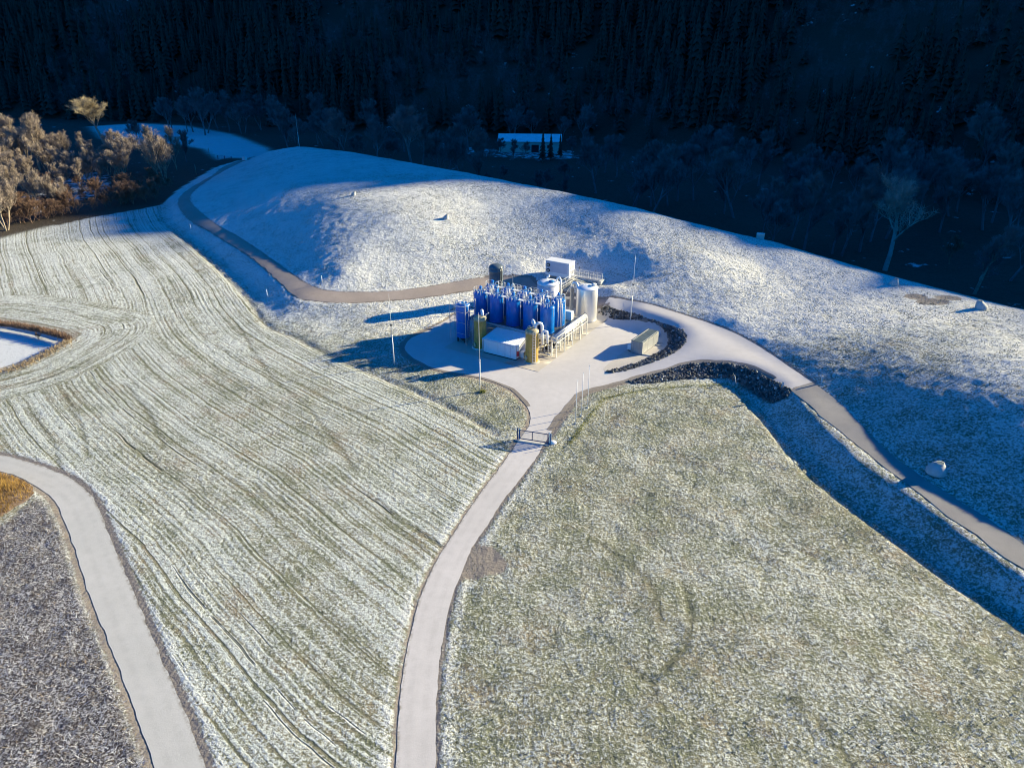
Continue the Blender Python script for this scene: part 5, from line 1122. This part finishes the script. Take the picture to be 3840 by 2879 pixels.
# ------------------------------------------------------------ trees
def grow(seed, hgt=15.0, spread=.42, trunkf=.32, lean=0.0, dens=1.0, crown='round', stems=1):
    """bare tree: (trunk and limbs) and (twigs) as two meshes"""
    r = random.Random(seed); tr = MB(); tw = []
    def limb(p, d, L, rad, lv):
        n = 4 if lv < 2 else 3; pts = [p]; q = p.copy(); dd = d.copy()
        for i in range(n):
            dd = (dd + Vector((r.gauss(0, .13), r.gauss(0, .13), r.gauss(.05, .07))) * (1 + .3 * lv)).normalized(); q = q + dd * (L / n); pts.append(q.copy())
        rs = [rad * (1 - .62 * i / n) for i in range(n + 1)]
        tr.tube(pts, rs, 6 if lv < 2 else 3, False)
        if lv < 3:
            nk = {0: r.randint(7, 9), 1: r.randint(5, 7), 2: r.randint(4, 5)}[lv]
            for k in range(nk):
                t = (trunkf + (1 - trunkf) * (k + r.random() * .6) / nk) if lv == 0 else (.25 + .75 * (k + r.random()) / nk); t = min(t, .99)
                i = min(int(t * n), n - 1); pos = pts[i].lerp(pts[i + 1], t * n - i); ax = (pts[i + 1] - pts[i]).normalized()
                ang = (r.uniform(.35, .85) if lv == 0 else r.uniform(.35, .9)) * (1 if crown == 'round' else .62); az = r.uniform(0, 6.28) + k * 2.4
                side = ax.orthogonal().normalized(); side = Matrix.Rotation(az, 3, ax) @ side
                nd = (ax * math.cos(ang) + side * math.sin(ang)).normalized(); nd.z += .15 if crown == 'round' else .35; nd.normalize()
                f = (1 - t * .55) if lv == 0 else (1 - .4 * t)
                limb(pos, nd, L * (spread * 1.25 if lv == 0 else .70) * f * r.uniform(.8, 1.2), rs[i] * .55, lv + 1)
        if lv >= 2:
            for k in range(int((17 if lv == 3 else 9) * dens)):
                t = r.random(); i = min(int(t * n), n - 1); pos = pts[i].lerp(pts[i + 1], t * n - i); ax = (pts[i + 1] - pts[i]).normalized()
                nd = (ax * .9 + Vector((r.gauss(0, .3), r.gauss(0, .3), r.gauss(.6, .25)))).normalized(); ln = hgt * r.uniform(.045, .12)
                tw.append((pos, nd, ln))
    for q_ in range(stems):
        a_ = q_ * 2.4 + r.random(); k_ = 0 if stems == 1 else r.uniform(.12, .34)
        limb(Vector((math.cos(a_) * k_, math.sin(a_) * k_, -.3)), Vector((lean + math.cos(a_) * k_, math.sin(a_) * k_, 1)).normalized(), hgt * (.78 if crown == 'round' else .88) * (1 if q_ == 0 else r.uniform(.7, .95)), hgt * (.022 if stems == 1 else .014), 0)
    P = np.array([t[0] for t in tw]); D = np.array([t[1] for t in tw]); L = np.array([t[2] for t in tw]); rr_ = np.random.default_rng(seed)
    # each twig: a bent, forked sliver
    side = np.cross(D, rr_.normal(size=D.shape)); side /= np.linalg.norm(side, axis=1)[:, None]; w_ = .0021 * hgt
    mid = P + D * L[:, None] * .5 + side * L[:, None] * .08; end = P + D * L[:, None] + np.array([0, 0, .05]) * hgt * .2 * rr_.random((len(P), 1)); f2 = mid + (D + side * .9) * L[:, None] * .45; f3 = mid + (D - side * .8) * L[:, None] * .4
    V = np.stack([P - side * w_, P + side * w_, mid, mid - side * w_ * .8, mid + side * w_ * .8, end, f2, f3], 1); o_ = 8 * np.arange(len(P))[:, None, None]
    F = (np.array([(0, 1, 2), (3, 4, 5), (3, 4, 6), (3, 4, 7)])[None] + o_).reshape(-1, 3)
    return tr, V.reshape(-1, 3), F
def make_tree(name, seed, bark, twig, **kw):
    t = empty(name, (0, 0, 0)); tr, V, F = grow(seed, **kw); tr.build('trunk', bark, t); npmesh('crown', V, F, twig, False, t); return t
tree_protos = {}
def tree(kind, px, py, hgt, label, cat='tree', group=None, z=None, rz=None, base=None, sx=1.0):
    name, seed, bark, twig, kw = KINDS[kind]
    p = base or on(px, py); h0 = kw.get('hgt', 15.0)
    if kind not in tree_protos: tree_protos[kind] = o = make_tree(name, seed, bark, twig, **kw)
    else: o = dup(tree_protos[kind], (0, 0, 0))
    o.location = p; s = hgt / h0; o.scale = (s * sx, s * sx, s); o.rotation_euler = (0, 0, rng.uniform(0, 6.28) if rz is None else rz)
    tag(o, label, cat, group); return o
M['pale_twig'] = paint('sun_tinted_twigs', (.30, .27, .24), .9, 0, .2, .5); M['slope_twig'] = paint('slope_twigs', (.10, .09, .095), .95, 0, .3, .3)  # first one: lone right-hand tree, sunlight on its crown put into a paler colour
KINDS = {
 'l1': ('bare_tree', 101, M['bark'], M['twig'], dict(hgt=15.0, spread=.34, trunkf=.22, crown='tall', stems=3, dens=.45)),
 'l2': ('bare_tree', 102, M['bark'], M['twig'], dict(hgt=15.0, spread=.38, trunkf=.25, crown='tall', stems=4, dens=.4)),
 'l3': ('bare_tree', 103, M['bark'], M['twig'], dict(hgt=15.0, spread=.36, trunkf=.3, crown='tall', stems=2, dens=.6)),
 'flat': ('spreading_tree', 104, M['bark'], M['twig_moss'], dict(hgt=15.0, spread=.55, trunkf=.62, lean=-.06)),
 'flat2': ('spreading_tree', 114, M['bark'], M['twig'], dict(hgt=15.0, spread=.62, trunkf=.6, lean=.05)),
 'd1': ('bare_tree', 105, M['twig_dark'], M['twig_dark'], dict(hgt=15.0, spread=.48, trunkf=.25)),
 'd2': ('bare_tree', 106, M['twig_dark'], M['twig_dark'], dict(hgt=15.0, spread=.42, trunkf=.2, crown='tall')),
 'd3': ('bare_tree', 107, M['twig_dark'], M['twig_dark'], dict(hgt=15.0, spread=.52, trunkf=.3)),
 'big': ('bare_tree', 108, M['pale_twig'], M['pale_twig'], dict(hgt=22.0, spread=.40, trunkf=.38, dens=.45)),
 'slim': ('bare_tree', 109, M['bark'], M['twig_dark'], dict(hgt=16.0, spread=.26, trunkf=.2, dens=.8)),
 'bush': ('bare_bush', 110, M['bush'], M['bush'], dict(hgt=5.0, spread=.62, trunkf=.02, dens=1.3)),
 'bush2': ('bare_bush', 111, M['bush'], M['bush'], dict(hgt=5.0, spread=.7, trunkf=.02, dens=1.3)),
}
LEFT = [('l1',35,600,20,'sunlit bare tree at the far left edge of the wood'),('l2',105,625,19,'broad sunlit bare tree, second from the left edge'),('l3',150,640,19.5,'tall narrow bare tree left of the spreading ochre tree'),
 ('l2',215,630,16,'sunlit bare tree below the spreading ochre tree'),('l1',270,610,13,'smaller sunlit bare tree beside the snowy clearing'),('flat',398,560,20,'tall spreading tree with an ochre crown above the snow field'),
 ('flat2',428,672,14.5,'spreading tree with a flat pale crown in the middle of the wood'),('l3',350,690,11.5,'slim pale tree left of the flat-crowned tree'),('l2',620,690,17.5,'tallest tree at the right end of the wood beside the track'),
 ('l3',665,640,15,'bare tree at the right end of the wood touching the snow field'),('d1',520,560,13,'dark bare tree in front of the shaded snow field'),('l2',25,865,16.5,'near bare tree at the left frame edge by the field'),
 ('l1',-60,800,17,'bare tree cut by the left edge of the frame'),('l3',590,640,15.5,'dark bare tree behind the tallest tree by the track'),('d2',480,640,10,'low dark tree in the middle of the wood'),('l1',130,760,9,'small bare tree in the snowy gap of the wood'),
 ('d2',700,610,11,'shaded thin tree beside the bend of the far track'),('l1',5,700,15,'bare tree behind the near one at the left frame edge')]
for k_, px, py, h_, lb in LEFT: tree(k_, px, py, h_, lb, group='bare trees in the left wood', sx=1.5 if 'flat' in k_ else 1.0)
r = np.random.default_rng(55)
for i in range(26):
    px, py = r.uniform(-80, 470), r.uniform(585, 800)
    if px > 300 and py > 700: py -= 80
    tree(('l1', 'l2', 'l3', 'l2')[i % 4], px, py, r.uniform(9, 15.5), 'lower bare tree filling the dense part of the left wood', group='bare trees in the left wood')
r = np.random.default_rng(77)
BL = [(30,850),(75,838),(120,838),(180,820),(235,812),(290,800),(345,790),(400,780),(450,772),(500,766),(550,758),(590,745),(250,740),(300,710),(360,735),(420,740),(470,730),(530,715),(560,690),(150,700),(200,715),(600,715),(640,705),(40,740),(90,755)]
BL += [(r.uniform(-20, 600), 0) for _ in range(46)]
BL = [(a_, b_ if b_ else np.interp(a_, [-20, 600], [868, 752]) - abs(r.normal(0, 38)) - 8) for a_, b_ in BL]
for i, (px, py) in enumerate(BL):
    p = on(px, py); tree('bush' if i % 2 else 'bush2', px, py, r.uniform(2.8, 6.0), 'reddish-brown leafless bush in the thicket between the wood and the field', 'bush', 'bushes along the edge of the wood', sx=1.15)
tree('bush', 150, 1282, 1.5, 'small brown bush standing in the snow of the frozen pond', 'bush', None, base=(*W(150, 1278, -1.1),))
# row of dark trees in the valley behind the mound
VAL = []
for i in range(96):
    px = 620 + i * 34 + r.uniform(-24, 24); Yd = r.uniform(255, 400) if px < 2300 else (r.uniform(230, 330) if px < 2800 else r.uniform(190, 290))
    if px < 1050: Yd = r.uniform(400, 440)
    if 1760 < px < 2260: Yd = r.choice([r.uniform(395, 405), r.uniform(250, 300)])
    X_ = (px - 1920) / FPX * (Yd * math.cos(PITCH) + 54 * math.sin(PITCH)); z_ = hz(X_, Yd)
    if z_ > 8: continue
    VAL.append((X_, Yd, z_ - .2, r.uniform(7, 9) if 1800 < px < 2200 and Yd < 350 else r.uniform(13, 21)))
for i, (x_, y_, z_, h_) in enumerate(VAL):
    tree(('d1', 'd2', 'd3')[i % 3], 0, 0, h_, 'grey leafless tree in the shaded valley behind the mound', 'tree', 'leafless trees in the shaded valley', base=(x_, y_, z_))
tree('big', 3318, 1012, 22.5, 'large half-sunlit bare tree standing alone behind the mound at the right', base=W(3318, 1012, -5.5), rz=2.0, sx=1.3)
tree('slim', 3655, 1098, 17, 'thin crooked bare tree near the road at the right edge', base=W(3655, 1098, -4.5))
tree('bush', 3560, 985, 6, 'pale bare bush between the large bare tree and the thin one', 'bush', base=W(3560, 985, -5))
tree('d3', 3790, 1060, 15, 'dark bare tree at the right frame edge behind the road', base=W(3790, 1050, -5))
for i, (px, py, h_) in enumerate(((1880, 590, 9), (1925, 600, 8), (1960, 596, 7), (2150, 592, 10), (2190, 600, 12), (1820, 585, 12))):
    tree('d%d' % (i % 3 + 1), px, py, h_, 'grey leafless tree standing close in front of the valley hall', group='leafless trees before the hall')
# conifers: a few single ones by the hall, the wooded slope as one mass
def conifer_arrays(n_l=7, seed=1, w_=.19):
    r = np.random.default_rng(seed); V = []; F = []
    for l in range(n_l):
        z0 = .08 + .9 * l / n_l; z1 = z0 + 1.45 / n_l; rad = w_ * (1 - l / (n_l + .2)); n = 9; k = len(V); V.append((0, 0, min(z1, 1.0)))
        for j in range(n):
            a = 2 * math.pi * (j + .5 * (l % 2)) / n; q = rad * (1 if j % 2 else .72) * r.uniform(.8, 1.2); V.append((q * math.cos(a), q * math.sin(a), z0 + (0 if j % 2 else .05) - r.uniform(0, .02)))
        for j in range(n): F.append((k, k + 1 + j, k + 1 + (j + 1) % n))
    return np.array(V), np.array(F)
cp = [conifer_arrays(7 + s_ % 2, s_, .17 + .03 * (s_ % 3)) for s_ in range(4)]
def single_conifer(px, py, h_, label, base=None):
    p = base or on(px, py); t = empty('spruce', p, 0, label, 'tree', 'spruces by the hall'); V, F = cp[int(px) % 4]; npmesh('crown', V * h_, F, M['conifer'], False, t); MB().tube([(0, 0, -.2), (0, 0, h_ * .3)], .22, 6).build('trunk', M['bark'], t)
single_conifer(2035, 607, 14.5, 'dark spruce standing in front of the valley hall, nearest its door'); single_conifer(2065, 600, 12, 'dark spruce in front of the right half of the valley hall'); single_conifer(2100, 592, 11, 'dark spruce at the right end of the valley hall')
r = np.random.default_rng(99); n = 30000
X_ = r.uniform(-620, 620, n); Y_ = r.uniform(150, 900, n)
mz = mountain(X_, Y_); az_ = np.abs(X_ / np.maximum(Y_, 1)); ok = (mz > -5.2) & (az_ < .80) & (mz < 150)
cap_ok = (CAM_Z + .075 * np.hypot(X_, Y_)) > mz - 5
ok &= cap_ok; X_, Y_, mz = X_[ok], Y_[ok], mz[ok]; hh = r.uniform(12, 24, len(X_)) * (.7 + .6 * vnoise(X_, Y_, .02, 9) + .3)
# keep the trees from overtopping the ridge that shades the mound
s_, u_ = su(X_, Y_); capz = np.interp(u_, EU, EZ) + math.tan(SUN_EL) * (s_ - np.interp(u_, EU, ES)); lim = np.where(u_ > 440, 99, capz - mz + 1.5); ok = lim > 5; X_, Y_, mz, hh = X_[ok], Y_[ok], mz[ok], np.minimum(hh, lim)[ok]
VV, FF, off = [], [], 0; kind_ = vnoise(X_, Y_, .018, 12) + r.normal(0, .12, len(X_))
for q in range(4):
    m_ = (np.arange(len(X_)) % 4 == q) & (kind_ < .18); V, F = cp[q]; a = r.uniform(0, 6.28, m_.sum())
    c, s = np.cos(a)[:, None], np.sin(a)[:, None]; h_ = hh[m_][:, None]
    v = np.stack([(V[None, :, 0] * c - V[None, :, 1] * s) * h_ + X_[m_][:, None], (V[None, :, 0] * s + V[None, :, 1] * c) * h_ + Y_[m_][:, None], V[None, :, 2] * h_ + mz[m_][:, None] - .5], -1)
    FF.append((F[None] + off + len(V) * np.arange(m_.sum())[:, None, None]).reshape(-1, 3)); VV.append(v.reshape(-1, 3)); off += v.shape[0] * v.shape[1]
o = npmesh('spruce_forest', np.concatenate(VV), np.concatenate(FF), M['conifer']); tag(o, 'dense dark spruce forest covering the steep mountainside', 'forest', kind='stuff')
# leafless wood mixed into the slope: one mass of bare crowns
m_ = kind_ >= .18; xb, yb, zb, hb = X_[m_], Y_[m_], mz[m_], hh[m_] * .8
V, F = grow(120, hgt=1.0 * 15, spread=.45, trunkf=.3, dens=.30)[1:]
sel = r.permutation(len(F))[:420]; Fs = F[sel]; Vs = V[Fs].reshape(-1, 3) / 15.0; 
Vc = Vs.reshape(-1, 3, 3); cen = Vc.mean(1, keepdims=True); Vs = (cen + (Vc - cen) * np.array([1.7, 1.7, 1.2])).reshape(-1, 3)
kmax = min(len(xb), 1500); idx = r.permutation(len(xb))[:kmax]; a = r.uniform(0, 6.28, kmax); c, s = np.cos(a)[:, None], np.sin(a)[:, None]; h_ = hb[idx][:, None]
v = np.stack([(Vs[None, :, 0] * c - Vs[None, :, 1] * s) * h_ + xb[idx][:, None], (Vs[None, :, 0] * s + Vs[None, :, 1] * c) * h_ + yb[idx][:, None], Vs[None, :, 2] * h_ + zb[idx][:, None]], -1)
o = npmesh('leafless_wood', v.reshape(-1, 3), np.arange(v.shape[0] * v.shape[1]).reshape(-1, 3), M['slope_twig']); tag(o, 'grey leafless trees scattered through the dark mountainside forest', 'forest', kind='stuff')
ONES = ['', 'first', 'second', 'third', 'fourth', 'fifth', 'sixth', 'seventh', 'eighth', 'ninth', 'tenth', 'eleventh', 'twelfth', 'thirteenth', 'fourteenth', 'fifteenth', 'sixteenth', 'seventeenth', 'eighteenth', 'nineteenth']
TENS = ['', '', 'twenty', 'thirty', 'forty', 'fifty', 'sixty', 'seventy', 'eighty', 'ninety']
def ordinal(n):
    if n < 20: return ONES[n]
    if n % 10 == 0: return TENS[n // 10][:-1] + 'ieth'
    return TENS[n // 10] + '-' + ONES[n % 10] if n < 100 else 'hundred and ' + ordinal(n - 100)
for key_, text in (('valley behind', '{} leafless tree from the left in the shaded valley behind the mound'), ('lower bare tree', '{} low bare tree from the left in the dense left wood'), ('reddish-brown leafless bush', '{} reddish-brown bush from the left along the edge of the wood'), ('close in front of the valley hall', '{} grey leafless tree from the left close in front of the hall')):
    L_ = sorted([o for o in bpy.data.objects if o.parent is None and key_ in str(o.get('label', ''))], key=lambda o: o.location.x / (o.location.y * math.cos(PITCH) + (CAM_Z - o.location.z) * math.sin(PITCH)))
    for i, o in enumerate(L_): o['label'] = text.format(ordinal(i + 1))
print('OBJECTS', len(bpy.data.objects), 'VAL', len(VAL))
